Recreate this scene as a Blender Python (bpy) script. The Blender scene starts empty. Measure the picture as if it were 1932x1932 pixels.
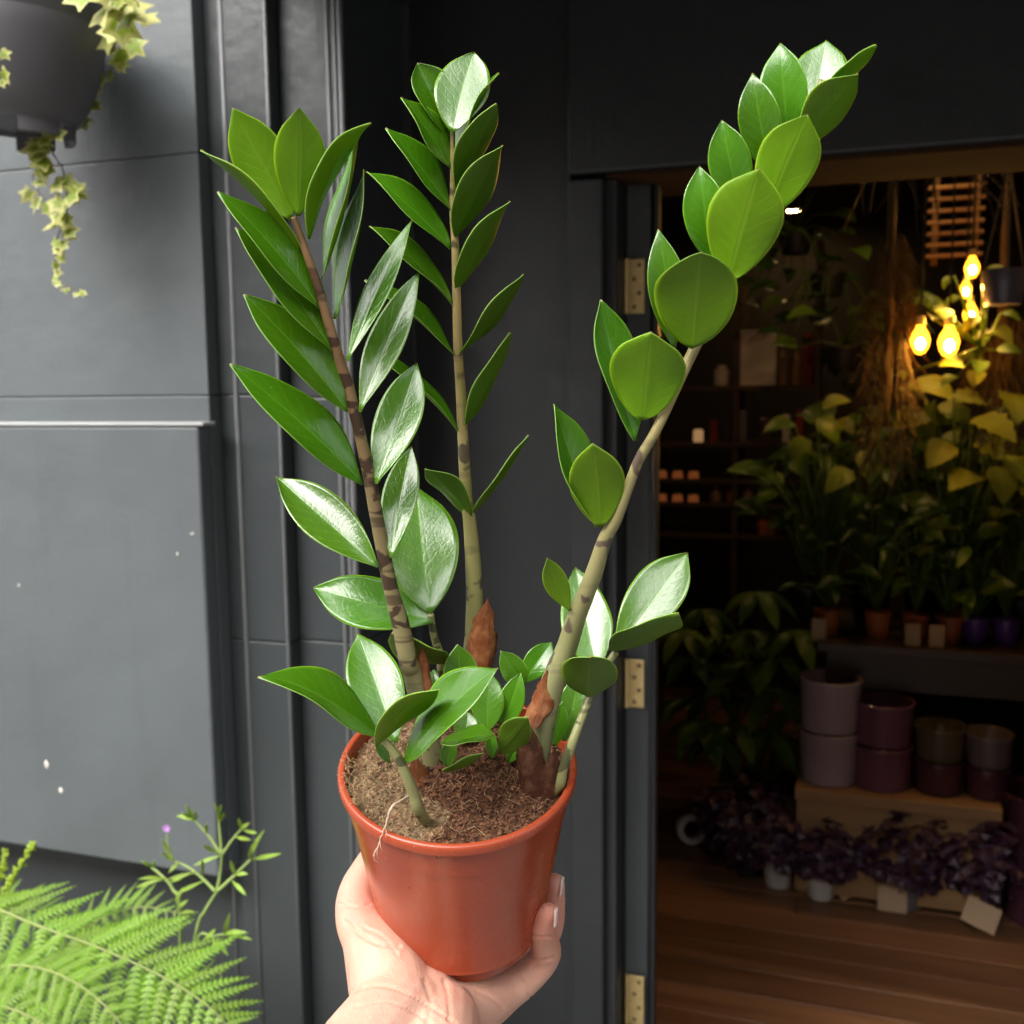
import bpy, bmesh, math, random
from mathutils import Vector, Matrix, noise
R = math.radians
rnd = random.Random(7)
sc = bpy.context.scene
col = sc.collection

# ------------------------------------------------------------------ camera
CAM = Vector((0, 0, 1.6))
YAW, PITCH, ROLL = R(18.4), R(6.7), 0.011
_r = Vector((math.cos(YAW), math.sin(YAW), 0))
FWD = Vector((-math.sin(YAW) * math.cos(PITCH), math.cos(YAW) * math.cos(PITCH), -math.sin(PITCH)))
_u = _r.cross(FWD)
RGT = _r * math.cos(ROLL) - _u * math.sin(ROLL)
UP = _u * math.cos(ROLL) + _r * math.sin(ROLL)
cd = bpy.data.cameras.new('camera')
cam = bpy.data.objects.new('camera', cd)
col.objects.link(cam)
cam.matrix_world = Matrix(((RGT.x, UP.x, -FWD.x, CAM.x), (RGT.y, UP.y, -FWD.y, CAM.y), (RGT.z, UP.z, -FWD.z, CAM.z), (0, 0, 0, 1)))
cd.sensor_width = 36; cd.lens = 36
cd.clip_start = 0.02; cd.clip_end = 500
cd.dof.use_dof = True; cd.dof.focus_distance = 0.52; cd.dof.aperture_fstop = 14
sc.camera = cam

# ------------------------------------------------------------------ sky, sun, exposure
SUN_EL, SUN_AZ = R(40), Vector((0.45, 0.89))        # the way the light travels over the ground
w = bpy.data.worlds.new('World'); sc.world = w; w.use_nodes = True
nt = w.node_tree; nt.nodes.clear()
sky = nt.nodes.new('ShaderNodeTexSky'); sky.sky_type = 'NISHITA'; sky.sun_disc = False
sky.sun_elevation = SUN_EL
sky.sun_rotation = math.atan2(-SUN_AZ.x, -SUN_AZ.y)
sky.air_density = 1.6; sky.dust_density = 5.0; sky.ozone_density = 0.6
hs = nt.nodes.new('ShaderNodeHueSaturation'); hs.inputs['Saturation'].default_value = 0.22
bg = nt.nodes.new('ShaderNodeBackground'); bg.inputs['Strength'].default_value = 0.14
wo = nt.nodes.new('ShaderNodeOutputWorld')
nt.links.new(sky.outputs[0], hs.inputs['Color']); nt.links.new(hs.outputs[0], bg.inputs[0]); nt.links.new(bg.outputs[0], wo.inputs[0])
sd = bpy.data.lights.new('sun', 'SUN'); sd.energy = 1.5; sd.angle = R(70); sd.color = (1.0, 0.97, 0.92)
so = bpy.data.objects.new('sun', sd); col.objects.link(so)
_d = Vector((SUN_AZ.x * math.cos(SUN_EL), SUN_AZ.y * math.cos(SUN_EL), -math.sin(SUN_EL)))
so.rotation_euler = _d.to_track_quat('-Z', 'Y').to_euler()
so.location = (-3, -4, 6)
sc.view_settings.view_transform = 'Standard'; sc.view_settings.look = 'None'
sc.view_settings.gamma = 1; sc.view_settings.use_curve_mapping = False
sc.view_settings.exposure = 1.68
sc.render.engine = 'CYCLES'
sc.cycles.use_denoising = True
sc.cycles.max_bounces = 8; sc.cycles.diffuse_bounces = 4; sc.cycles.glossy_bounces = 4
sc.cycles.transmission_bounces = 6; sc.cycles.transparent_max_bounces = 8
sc.cycles.sample_clamp_indirect = 6.0; sc.cycles.caustics_reflective = False; sc.cycles.caustics_refractive = False

# ------------------------------------------------------------------ placing by measured picture points (1932 px wide)
F = 1932.0
def ray(px, py): return FWD + RGT * ((px - 966) / F) + UP * ((966 - py) / F)
def P(px, py, d): return CAM + ray(px, py) * d
def PY(px, py, Y):
    v = ray(px, py); return CAM + v * (Y / v.y)
def PZ(px, py, z):
    v = ray(px, py); return CAM + v * ((z - CAM.z) / v.z)
def XA(px, Y, py=966): return PY(px, py, Y).x

# ------------------------------------------------------------------ object helpers
def tag(o, label=None, cat=None, group=None, kind=None):
    if label: o['label'] = label
    if cat: o['category'] = cat
    if group: o['group'] = group
    if kind: o['kind'] = kind
    return o
def thing(name, loc, label=None, cat=None, group=None, kind=None):
    o = bpy.data.objects.new(name, None); col.objects.link(o); o.location = loc
    o.empty_display_size = 0.05
    return tag(o, label, cat, group, kind)
def root_loc(p):
    v = Vector((0, 0, 0))
    while p is not None:
        v += p.location; p = p.parent
    return v
def link(name, me, parent=None, mats=()):
    o = bpy.data.objects.new(name, me); col.objects.link(o)
    for m in mats: me.materials.append(m)
    if parent is not None: o.parent = parent
    return o

class MB:
    def __init__(s): s.v = []; s.f = []; s.mi = []; s.uv = {}
    def add(s, vs, fs, mi=0, uvs=None):
        b = len(s.v); s.v += [Vector(v) for v in vs]
        for f in fs: s.f.append(tuple(b + i for i in f)); s.mi.append(mi)
        if uvs is not None:
            for i, u in enumerate(uvs): s.uv[b + i] = u
    def box(s, a, b, mi=0):
        x0, y0, z0 = a; x1, y1, z1 = b
        s.add([(x0,y0,z0),(x1,y0,z0),(x1,y1,z0),(x0,y1,z0),(x0,y0,z1),(x1,y0,z1),(x1,y1,z1),(x0,y1,z1)],
              [(0,3,2,1),(4,5,6,7),(0,1,5,4),(1,2,6,5),(2,3,7,6),(3,0,4,7)], mi)
    def obox(s, c, ax, ay, az, mi=0):
        c = Vector(c); vs = []
        for k in (-1, 1):
            for (i, j) in ((-1,-1),(1,-1),(1,1),(-1,1)): vs.append(c + ax*i + ay*j + az*k)
        s.add(vs, [(0,3,2,1),(4,5,6,7),(0,1,5,4),(1,2,6,5),(2,3,7,6),(3,0,4,7)], mi)
    def tube(s, pts, rad, n=10, mi=0, cap=True, vlen=True):
        pts = [Vector(p) for p in pts]; m = len(pts)
        if not hasattr(rad, '__len__'): rad = [rad] * m
        t0 = (pts[1] - pts[0]).normalized()
        a = t0.orthogonal().normalized(); L = 0; vs = []; uvs = []
        for i, p in enumerate(pts):
            t = (pts[min(i+1, m-1)] - pts[max(i-1, 0)]).normalized()
            a = (a - t * a.dot(t)).normalized(); b = t.cross(a)
            if i: L += (p - pts[i-1]).length
            for k in range(n):
                an = 2*math.pi*k/n
                vs.append(p + (a*math.cos(an) + b*math.sin(an)) * rad[i]); uvs.append((k/n, L))
        fs = [(i*n+k, i*n+(k+1)%n, (i+1)*n+(k+1)%n, (i+1)*n+k) for i in range(m-1) for k in range(n)]
        if cap: fs += [tuple(range(n-1, -1, -1)), tuple((m-1)*n + k for k in range(n))]
        s.add(vs, fs, mi, uvs)
    def lathe(s, prof, c, axis=Vector((0,0,1)), n=64, mi=0, close=False):
        c = Vector(c); axis = Vector(axis).normalized()
        a = axis.orthogonal().normalized(); b = axis.cross(a); vs = []; m = len(prof); uvs = []
        for (r, h) in prof:
            for k in range(n):
                an = 2*math.pi*k/n
                vs.append(c + axis*h + (a*math.cos(an)+b*math.sin(an))*r); uvs.append((k/n, h))
        rng = range(m if close else m-1)
        fs = [(i*n+k, i*n+(k+1)%n, ((i+1)%m)*n+(k+1)%n, ((i+1)%m)*n+k) for i in rng for k in range(n)]
        s.add(vs, fs, mi, uvs)
    def build(s, name, mats, parent=None, smooth=False, bevel=0, auto=None, seg=2):
        off = root_loc(parent) if parent is not None else Vector((0,0,0))
        me = bpy.data.meshes.new(name)
        me.from_pydata([tuple(v - off) for v in s.v], [], s.f)
        if not isinstance(mats, (list, tuple)): mats = [mats]
        o = link(name, me, parent, mats)
        for i, p in enumerate(me.polygons): p.material_index = s.mi[i]
        if s.uv:
            ul = me.uv_layers.new(name='UVMap')
            for lp in me.loops:
                ul.data[lp.index].uv = s.uv.get(lp.vertex_index, (0, 0))
        if smooth:
            me.polygons.foreach_set('use_smooth', [True]*len(me.polygons))
            if auto: me.set_sharp_from_angle(angle=R(auto))
        me.update()
        if bevel:
            bm_ = o.modifiers.new('bevel', 'BEVEL'); bm_.width = bevel; bm_.segments = seg; bm_.limit_method = 'ANGLE'
        return o

def crom(pts, n):
    """smooth curve through points (any dimension, as tuples)"""
    pts = [tuple(p) for p in pts]; out = []; m = len(pts); dim = len(pts[0])
    for i in range(m-1):
        p0, p1, p2, p3 = pts[max(i-1,0)], pts[i], pts[i+1], pts[min(i+2,m-1)]
        for k in range(n):
            t = k/n
            out.append(tuple(0.5*((2*p1[j])+(-p0[j]+p2[j])*t+(2*p0[j]-5*p1[j]+4*p2[j]-p3[j])*t*t+(-p0[j]+3*p1[j]-3*p2[j]+p3[j])*t**3) for j in range(dim)))
    out.append(pts[-1]); return out

# ------------------------------------------------------------------ materials
class NT:
    def __init__(s, name):
        s.m = bpy.data.materials.new(name); s.m.use_nodes = True; s.t = s.m.node_tree
        s.b = s.t.nodes['Principled BSDF']; s.out = s.t.nodes['Material Output']
    def n(s, ty, **kw):
        x = s.t.nodes.new(ty)
        for k, v in kw.items():
            if k in x.inputs: x.inputs[k].default_value = v
            else: setattr(x, k, v)
        return x
    def l(s, a, b): s.t.links.new(a, b)
    def math(s, op, a, b=None, c=None, clamp=False):
        x = s.t.nodes.new('ShaderNodeMath'); x.operation = op; x.use_clamp = clamp
        for i, v in enumerate((a, b, c)):
            if v is None: continue
            if isinstance(v, (int, float)): x.inputs[i].default_value = v
            else: s.l(v, x.inputs[i])
        return x.outputs[0]
    def mix(s, fac, a, b, bt='MIX'):
        x = s.t.nodes.new('ShaderNodeMix'); x.data_type = 'RGBA'; x.blend_type = bt
        for sock, v in ((x.inputs[0], fac), (x.inputs[6], a), (x.inputs[7], b)):
            if hasattr(v, 'is_output'): s.l(v, sock)
            elif isinstance(v, (int, float)): sock.default_value = v
            else: sock.default_value = tuple(v) + ((1,) if len(v) == 3 else ())
        return x.outputs[2]
    def coord(s, kind='Object', scale=(1,1,1), rot=(0,0,0)):
        tc = s.n('ShaderNodeTexCoord'); mp = s.n('ShaderNodeMapping')
        mp.inputs['Scale'].default_value = scale; mp.inputs['Rotation'].default_value = rot
        s.l(tc.outputs[kind], mp.inputs[0]); return mp.outputs[0]
    def noise(s, vec, scale, detail=4, rough=0.55, dist=0):
        x = s.n('ShaderNodeTexNoise'); s.l(vec, x.inputs['Vector'])
        x.inputs['Scale'].default_value = scale; x.inputs['Detail'].default_value = detail
        x.inputs['Roughness'].default_value = rough; x.inputs['Distortion'].default_value = dist
        return x.outputs[0]
    def ramp(s, fac, stops):
        x = s.n('ShaderNodeValToRGB'); e = x.color_ramp.elements
        e[0].position = stops[0][0]; e[1].position = stops[-1][0]
        for p, c in stops[1:-1]: e.new(p)
        for i, (p, c) in enumerate(stops):
            e[i].position = p
            e[i].color = (c, c, c, 1) if isinstance(c, (int, float)) else tuple(c) + (1,)
        s.l(fac, x.inputs[0]); return x.outputs[0]
    def bump(s, h, strength=0.3, dist=0.001, prev=None):
        x = s.n('ShaderNodeBump'); x.inputs['Strength'].default_value = strength; x.inputs['Distance'].default_value = dist
        s.l(h, x.inputs['Height'])
        if prev is not None: s.l(prev, x.inputs['Normal'])
        return x.outputs[0]
    def set(s, **kw):
        for k, v in kw.items():
            i = s.b.inputs[k.replace('_', ' ')]
            if hasattr(v, 'is_output'): s.l(v, i)
            elif isinstance(v, (int, float)): i.default_value = v
            else: i.default_value = tuple(v) + ((1,) if len(v) == 3 and i.type == 'RGBA' else ())
        return s.m

def plain(name, c, rough=0.5, var=0.2, scale=8, bump=0.1, bscale=150, bdist=0.0006, coordk='Object', stretch=(1,1,1), **kw):
    """a real-coloured material with mottling, uneven gloss and fine relief"""
    t = NT(name); v = t.coord(coordk, stretch)
    n1 = t.noise(v, scale, 5); n2 = t.noise(v, bscale, 3)
    a = tuple(x*(1-var) for x in c); b = tuple(min(1, x*(1+var)) for x in c)
    cc = t.mix(n1, a, b)
    rg = t.math('ADD', t.math('MULTIPLY', n1, 0.2), max(0.02, rough-0.1))
    t.set(Base_Color=cc, Roughness=rg, Normal=t.bump(n2, bump, bdist), **{k: v2 for k, v2 in kw.items()})
    return t.m

def leaf_mat(name, c1, c2, rough=0.3, trans=0.25, tcol=None, coat=0.0, vein=0.35, veincol=None, bumpS=0.25, spec=0.5, crackle=0.0):
    t = NT(name)
    tc = t.n('ShaderNodeTexCoord'); sp = t.n('ShaderNodeSeparateXYZ'); t.l(tc.outputs['UV'], sp.inputs[0])
    u, v = sp.outputs[0], sp.outputs[1]                     # u: -1..1 across, v: 0..1 along
    au = t.math('ABSOLUTE', u)
    ob = t.coord('Object'); oi = t.n('ShaderNodeObjectInfo')
    n1 = t.noise(ob, 38, 4); n2 = t.noise(ob, 420, 3, 0.6)
    # side veins run out and forward
    wob = t.math('MULTIPLY', t.math('SUBTRACT', t.noise(ob, 60, 2), 0.5), 0.5)
    ph = t.math('ADD', t.math('SUBTRACT', t.math('MULTIPLY', v, 9.0), t.math('MULTIPLY', au, 2.2)), wob)
    sv = t.math('PINGPONG', ph, 0.5)
    side = t.math('SMOOTH_MIN', 1.0, t.math('MULTIPLY', sv, 7.0), 0.2)
    mid = t.math('MULTIPLY', t.math('SUBTRACT', au, 0.0), 14.0, clamp=True)
    veins = t.math('MULTIPLY', t.math('ADD', t.math('MULTIPLY', side, 0.35), 0.65), mid)   # 0 on veins, 1 between
    base = t.mix(n1, c1, c2)
    hv = t.n('ShaderNodeHueSaturation'); t.l(base, hv.inputs['Color'])
    t.l(t.math('ADD', t.math('MULTIPLY', oi.outputs['Random'], 0.36), 0.82), hv.inputs['Value'])
    t.l(t.math('ADD', t.math('MULTIPLY', oi.outputs['Random'], 0.012), 0.494), hv.inputs['Hue'])
    vc = veincol or tuple(min(1, x*2.0 + 0.02) for x in c2)
    cc = t.mix(t.math('MULTIPLY', t.math('SUBTRACT', 1.0, veins), vein), hv.outputs[0], vc)
    edge = t.math('MULTIPLY', t.math('SUBTRACT', au, 0.93), 12.0, clamp=True)
    cc = t.mix(t.math('MULTIPLY', edge, 0.8), cc, (min(1, c2[0]*2.6+.05), min(1, c2[1]*2.0+.06), c2[2]*1.6+0.01))
    cc = t.mix(t.math('MULTIPLY', t.math('SUBTRACT', v, 0.975), 40.0, clamp=True), cc, (0.20, 0.10, 0.03))
    spk = t.ramp(t.noise(ob, 900, 1), [(0.0, 0), (0.79, 0), (0.82, 1), (1, 1)])
    cc = t.mix(t.math('MULTIPLY', spk, 0.5), cc, (0.5, 0.52, 0.35))
    h = t.math('ADD', t.math('MULTIPLY', veins, 0.35), t.math('MULTIPLY', n2, 0.4))
    h = t.math('ADD', h, t.math('MULTIPLY', n1, 1.2))
    if crackle:
        vo = t.n('ShaderNodeTexVoronoi'); vo.feature = 'DISTANCE_TO_EDGE'; t.l(t.coord('Object', (1, 1, 0.45)), vo.inputs['Vector']); vo.inputs['Scale'].default_value = 330
        h = t.math('ADD', h, t.math('MULTIPLY', t.math('MULTIPLY', vo.outputs[0], 6, clamp=True), crackle))
    nb = t.bump(h, bumpS, 0.0011)
    rg = t.math('ADD', t.math('MULTIPLY', n1, 0.16), rough-0.08)
    t.set(Base_Color=cc, Roughness=rg, Normal=nb, Coat_Weight=coat, Coat_Roughness=0.2, Specular_IOR_Level=spec)
    tr = t.n('ShaderNodeBsdfTranslucent'); tr.inputs[0].default_value = tuple(tcol or c2) + (1,)
    ms = t.n('ShaderNodeMixShader'); ms.inputs[0].default_value = trans
    t.l(t.b.outputs[0], ms.inputs[1]); t.l(tr.outputs[0], ms.inputs[2]); t.l(ms.outputs[0], t.out.inputs[0])
    return t.m

def paint_mat(name, c, rough=0.42):
    """old gloss paint on timber: brush marks, drips, chips and dust"""
    t = NT(name); ob = t.coord('Object')
    st = t.coord('Object', (1, 1, 0.05))
    n1 = t.noise(ob, 2.3, 5); n2 = t.noise(st, 160, 3); n3 = t.noise(ob, 16, 4, 0.6); n4 = t.noise(ob, 70, 3)
    cc = t.mix(n1, tuple(x*0.74 for x in c), tuple(x*1.26 for x in c))
    scuff = t.ramp(t.noise(t.coord('Object', (1, 1, 0.35)), 30, 6, 0.7), [(0, 0), (0.66, 0), (0.78, 1), (1, 1)])
    cc = t.mix(t.math('MULTIPLY', scuff, 0.38), cc, tuple(min(1, x*2.6) for x in c))
    chip = t.ramp(t.noise(ob, 21, 2, 0.4), [(0, 0), (0.80, 0), (0.815, 1), (1, 1)])
    cc = t.mix(chip, cc, (0.55, 0.52, 0.46))
    rg = t.math('ADD', t.math('MULTIPLY', n3, 0.28), rough-0.14)
    h = t.math('ADD', t.math('MULTIPLY', n2, 0.35), t.math('ADD', t.math('MULTIPLY', n3, 0.9), t.math('MULTIPLY', n4, 0.25)))
    h = t.math('ADD', t.math('SUBTRACT', h, chip), t.math('MULTIPLY', t.noise(ob, 5, 3), 2.2))
    dirt = t.ramp(t.noise(t.coord('Object', (1, 1, 0.12)), 9, 5, 0.65), [(0, 1), (0.42, 0), (1, 0)])
    cc = t.mix(t.math('MULTIPLY', dirt, 0.45), cc, tuple(x*0.45 for x in c))
    t.set(Base_Color=cc, Roughness=rg, Normal=t.bump(h, 0.8, 0.0024))
    return t.m

def wood_mat(name, c1, c2, axis='X', rough=0.5, scale=14):
    t = NT(name); s3 = {'X': (0.06, 1, 1), 'Y': (1, 0.06, 1), 'Z': (1, 1, 0.06)}[axis]
    v = t.coord('Object', s3); oi = t.n('ShaderNodeObjectInfo')
    n1 = t.noise(v, scale*3, 5, 0.65, 0.6); n2 = t.noise(v, scale*14, 3)
    cc = t.mix(t.ramp(n1, [(0.3, 0), (0.7, 1)]), c1, c2)
    hv = t.n('ShaderNodeHueSaturation'); t.l(cc, hv.inputs['Color'])
    t.l(t.math('ADD', t.math('MULTIPLY', oi.outputs['Random'], 0.6), 0.7), hv.inputs['Value'])
    rg = t.math('ADD', t.math('MULTIPLY', n1, 0.25), rough-0.12)
    t.set(Base_Color=hv.outputs[0], Roughness=rg, Normal=t.bump(t.math('ADD', n1, n2), 0.25, 0.001))
    return t.m

def emit_mat(name, c, s):
    t = NT(name); e = t.n('ShaderNodeEmission'); e.inputs[0].default_value = tuple(c) + (1,); e.inputs[1].default_value = s
    t.l(e.outputs[0], t.out.inputs[0]); return t.m

# ================================================================== SETTING
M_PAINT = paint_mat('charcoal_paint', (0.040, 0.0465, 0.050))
M_PAINT_LIT = paint_mat('charcoal_paint_lit', (0.098, 0.111, 0.119), 0.5)  # lighter copy of the charcoal: daylight on the pilaster put into the colour
M_PAINT_SHADE = paint_mat('charcoal_paint_shade', (0.016, 0.018, 0.020), 0.5)  # darker copy of the charcoal: shade of the recess put into the colour
M_STONE = plain('pavement_stone', (0.21, 0.20, 0.19), 0.8, 0.2, 3, 0.3, 60, 0.002)
M_RENDER = plain('upper_wall_render', (0.33, 0.31, 0.28), 0.85, 0.15, 2, 0.3, 40, 0.003)
M_BRASS = plain('worn_brass', (0.74, 0.56, 0.26), 0.42, 0.3, 60, 0.25, 300, 0.0005, Metallic=0.8)
M_SCREW = plain('dull_screw', (0.22, 0.15, 0.07), 0.5, 0.3, 200, Metallic=0.7)
M_WORN_LIT = paint_mat('charcoal_paint_dusty_lit', (0.15, 0.157, 0.162), 0.5)  # beads: dust and wear, with their highlights put into the colour too
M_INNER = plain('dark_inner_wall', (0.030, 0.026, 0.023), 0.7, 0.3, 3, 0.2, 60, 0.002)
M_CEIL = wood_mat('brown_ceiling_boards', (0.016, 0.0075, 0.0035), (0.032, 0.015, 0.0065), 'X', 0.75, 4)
M_FLOOR = wood_mat('worn_floor_boards', (0.12, 0.052, 0.023), (0.23, 0.11, 0.052), 'X', 0.36, 6)
M_RAW = wood_mat('raw_pine', (0.24, 0.13, 0.055), (0.42, 0.25, 0.11), 'X', 0.6, 5)
M_DARKWOOD = wood_mat('dark_stained_wood', (0.03, 0.016, 0.008), (0.07, 0.038, 0.018), 'X', 0.5, 6)

# pavement in front of the shop, as far as one could see
mb = MB(); mb.add([(-120,-120,-0.14),(120,-120,-0.14),(120,1.2,-0.14),(-120,1.2,-0.14)], [(0,1,2,3)])
tag(mb.build('pavement', M_STONE), 'pale stone pavement running along the dark shop front', 'pavement', kind='structure')

shop = thing('shop_front', (-0.8, 1.6, -0.14), 'charcoal painted timber shop front with recessed doorway', 'shop front')
YP0, YPL, YB1, YB2 = 1.50, 1.466, 1.53, 1.56
X0 = -4.5
xp = XA(404, YP0); xpl = XA(381, YPL); xb1 = XA(538, YB1); xb2 = XA(640, YB2); xr = XA(673, YB2)
k780 = XA(781, 1.0); YPAN = xr / k780                     # the recessed panel starts where the reveal ends
z_pl = PY(200, 804, YPL).z; z_plb = PY(200, 1622, YPL).z
TOP = 3.3
def part(name, a, b, m=M_PAINT, bevel=0.003, parent=shop):
    mb = MB(); mb.box(a, b); return mb.build(name, m, parent, bevel=bevel)
def joints(name, x0, x1, y0, y1, cuts, gap=0.0008, bevel=0.0022, m=M_PAINT):
    zs = [-0.14] + cuts + [TOP]
    for i in range(len(zs)-1):
        dy = (i % 2) * 0.0012
        part(name, (x0, y0+dy, zs[i] + (gap if i else 0)), (x1, y1, zs[i+1] - gap), m, bevel=bevel)
zj1 = PY(480, 1209, YB1).z; zj2 = PY(480, 745, YB1).z; zj0 = PY(60, 318, YP0).z
part('base_block', (X0, YP0 + 0.09, -0.14), (xp - 0.003, 1.78, z_plb - 0.002), M_PAINT, 0.004)
for (za, zb_) in ((z_plb, zj2 - .0007), (zj2 + .0007, zj0 - .0007), (zj0 + .0007, TOP)): part('pilaster', (X0, YP0, za), (xp, 1.78, zb_), M_PAINT_LIT, 0.002)
part('plinth_panel', (X0, YPL, z_plb), (xpl, YP0 - 0.0005, z_pl), M_PAINT_LIT, bevel=0.005)
M_LEDGE_LIT = paint_mat('lit_ledge', (0.36, 0.37, 0.37), 0.6)  # pale colour stands for daylight on the plinth's top face
part('plinth_ledge', (X0, YPL - 0.003, z_pl + 0.0003), (xpl + 0.012, YP0 - 0.0006, z_pl + 0.0065), M_LEDGE_LIT, 0.002)
part('plinth_return', (xpl - 0.02, YPL + 0.018, z_plb + 0.002), (xp - 0.004, YP0 + 0.004, z_pl - 0.008), bevel=0.003)
joints('trim_board', xp + 0.0008, xb1, YB1, 1.779, [zj1, zj2])
joints('trim_board', xb1 + 0.0008, xr, YB2, YPAN + 0.1, [zj1, zj2 - 0.006])
def bead(name, px, Y, r):
    x = XA(px, Y); mb = MB(); n = 10
    pr = [(x + r*math.cos(math.pi*(1+k/n)), Y + 0.0008 - abs(r*math.sin(math.pi*k/n))) for k in range(n+1)]
    vs = [(a, b, -0.14) for a, b in pr] + [(a, b, TOP) for a, b in pr]
    mb.add(vs, [(k, k+1, n+2+k, n+1+k) for k in range(n)] + [tuple(range(n, -1, -1)), tuple(range(n+1, 2*n+2))])
    return mb.build(name, M_WORN_LIT, shop, smooth=True)
M_CHIP = plain('white_splash', (0.72, 0.68, 0.62), 0.6, 0.1)
for (px, py, w_, h_) in ((88,1442,.010,.007),(115,1491,.010,.005),(335,1045,.004,.003),(36,1104,.004,.003)):
    c = PY(px, py, YPL); mb = MB(); mb.lathe([(0,.0012),(.7,.001),(1,0)], (0,0,0), Vector((0,-1,0)), 14)
    mb.v = [Vector((c.x + v.x*w_/2*(1+.25*math.sin(i*2.3)), c.y - .0004 + v.y, c.z + v.z*h_*(1+.3*math.cos(i*1.7)))) for i, v in enumerate(mb.v)]
    mb.build('paint_splash', M_CHIP, shop, smooth=True)
bead('bead_moulding', 410, YB1, 0.004)
bead('bead_moulding', 455, YB1, 0.0045)
bead('bead_moulding', 534, YB1, 0.003)
bead('bead_moulding', 645, YB2, 0.0045)
bead('bead_moulding', 658, YB2, 0.004)
bead('bead_moulding', 668, YB2, 0.0055)
# recessed side panel and door frame
YF = YPAN - 0.03
xf0 = XA(1073, YF); xf1 = XA(1138, YF); xd0 = XA(1179, YPAN + 0.055)
zl = PY(1400, 314, YF).z                                   # underside of the door head
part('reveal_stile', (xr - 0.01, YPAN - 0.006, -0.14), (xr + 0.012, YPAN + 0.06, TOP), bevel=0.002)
part('side_panel', (xr, YPAN, -0.14), (xf0, YPAN + 0.06, TOP), M_PAINT_SHADE)
part('door_frame', (xf0, YF, -0.14), (xf1, YPAN + 0.05, zl), M_PAINT_SHADE, 0.005)
part('door_stop', (xf1 - 0.01, YF + 0.02, -0.14), (XA(1177, YPAN + 0.05), YPAN + 0.12, zl), M_PAINT_SHADE, 0.003)
XR = 0.62
part('door_frame', (XR, YF, -0.14), (XR + 0.09, YPAN + 0.12, zl), M_PAINT_SHADE, 0.005)
M_MATTE = plain('matt_brown_lining', (0.045, 0.022, 0.010), 0.95, 0.3, 20, Specular_IOR_Level=0.04)
part('head_lining', (xf1 + 0.001, YF + 0.012, zl + 0.0005), (XR - 0.001, YPAN + 0.119, zl + 0.0075), M_MATTE, 0.001)
part('door_head', (xf0, YF - 0.003, zl + 0.008), (XR + 0.092, YPAN + 0.12, TOP), M_PAINT_SHADE, 0.006)
part('door_sill', (xf0 + 0.002, YF + 0.01, -0.138), (XR, YPAN + 0.11, -0.003), M_STONE, 0.008)
# right hand side of the front, out of the picture but part of the place, save the canopy
part('side_panel', (XR + 0.092, YPAN, -0.14), (1.05, YPAN + 0.06, TOP), M_PAINT_SHADE)
part('pilaster', (1.05, YP0, -0.14), (5.0, YPAN + 0.1, TOP))
ZS = 2.30
part('recess_soffit', (xr + 0.001, YP0 + 0.02, ZS), (1.049, YPAN - 0.006, ZS + 0.02), M_PAINT_SHADE)
part('fascia_board', (X0, 1.36, ZS + 0.32), (5.0, YP0 - 0.001, TOP + 0.2), M_PAINT_SHADE)
part('fascia_board', (xr + 0.001, YP0 - 0.0, ZS + 0.021), (1.049, YP0 + 0.06, TOP), M_PAINT_SHADE)
part('added_shade_canopy', (xr - 0.14, 0.36, ZS + 0.03), (1.6, YP0 - 0.002, ZS + 0.12), M_PAINT_SHADE)  # added out of view to keep daylight out of the recess
part('upper_wall', (X0, 1.44, TOP + 0.001), (5.0, 6.4, 8.5), M_RENDER)

# door: swung inward, seen on its hinged edge
dv = Vector((-0.235, 1.0, 0)).normalized(); dn = Vector((dv.y, -dv.x, 0))     # along the leaf; thickness towards the opening
dh = Vector((xd0, YPAN + 0.056, 0)); DT = (XA(1228, YPAN + 0.056) - xd0)
mb = MB(); zt = PY(1215, 343, YPAN + 0.056).z
mb.obox(dh + dn*DT/2 + dv*0.42 + Vector((0,0,(zt + 0.006)/2)), dv*0.42, dn*DT/2, Vector((0,0,(zt - 0.006)/2)))
door = mb.build('door', M_PAINT, shop, bevel=0.004)
part('weather_strip', tuple(dh + dn*DT + Vector((0.001,0.0,0.006))), tuple(dh + dn*DT + Vector((0.010, 0.03, zt))), M_PAINT_SHADE, 0.003, door)
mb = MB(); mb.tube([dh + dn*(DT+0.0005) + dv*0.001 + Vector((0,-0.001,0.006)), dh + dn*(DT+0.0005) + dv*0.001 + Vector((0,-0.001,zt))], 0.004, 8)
mb.build('edge_bead', M_PAINT_SHADE, door, smooth=True)
for (py0, py1) in ((489, 591), (1243, 1336), (1838, 1936)):
    Yh = YPAN + 0.054
    a = PY(1188, py0, Yh); b = PY(1214, py1, Yh)
    cx = (XA(1188, Yh, (py0+py1)/2) + XA(1214, Yh, (py0+py1)/2))/2; hw = 0.0145
    mb = MB(); mb.box((cx-hw, Yh-0.0022, b.z), (cx+hw, Yh+0.001, a.z)); h = mb.build('hinge', M_BRASS, door, bevel=0.0012)
    for i, fz in enumerate((0.12, 0.37, 0.63, 0.88)):
        s = MB(); s.lathe([(0.0001, 0.0012), (0.0036, 0.0010), (0.0042, 0)], (cx + (0.005 if i % 2 else -0.004), Yh-0.0022, b.z + (a.z-b.z)*fz), Vector((0,-1,0)), 10)
        s.build('screw', M_SCREW, h, smooth=True)
    s = MB(); s.tube([(cx-hw-0.004, Yh-0.004, b.z), (cx-hw-0.004, Yh-0.004, a.z)], 0.0045, 10); s.build('knuckle', M_BRASS, h, smooth=True, auto=40)

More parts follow.
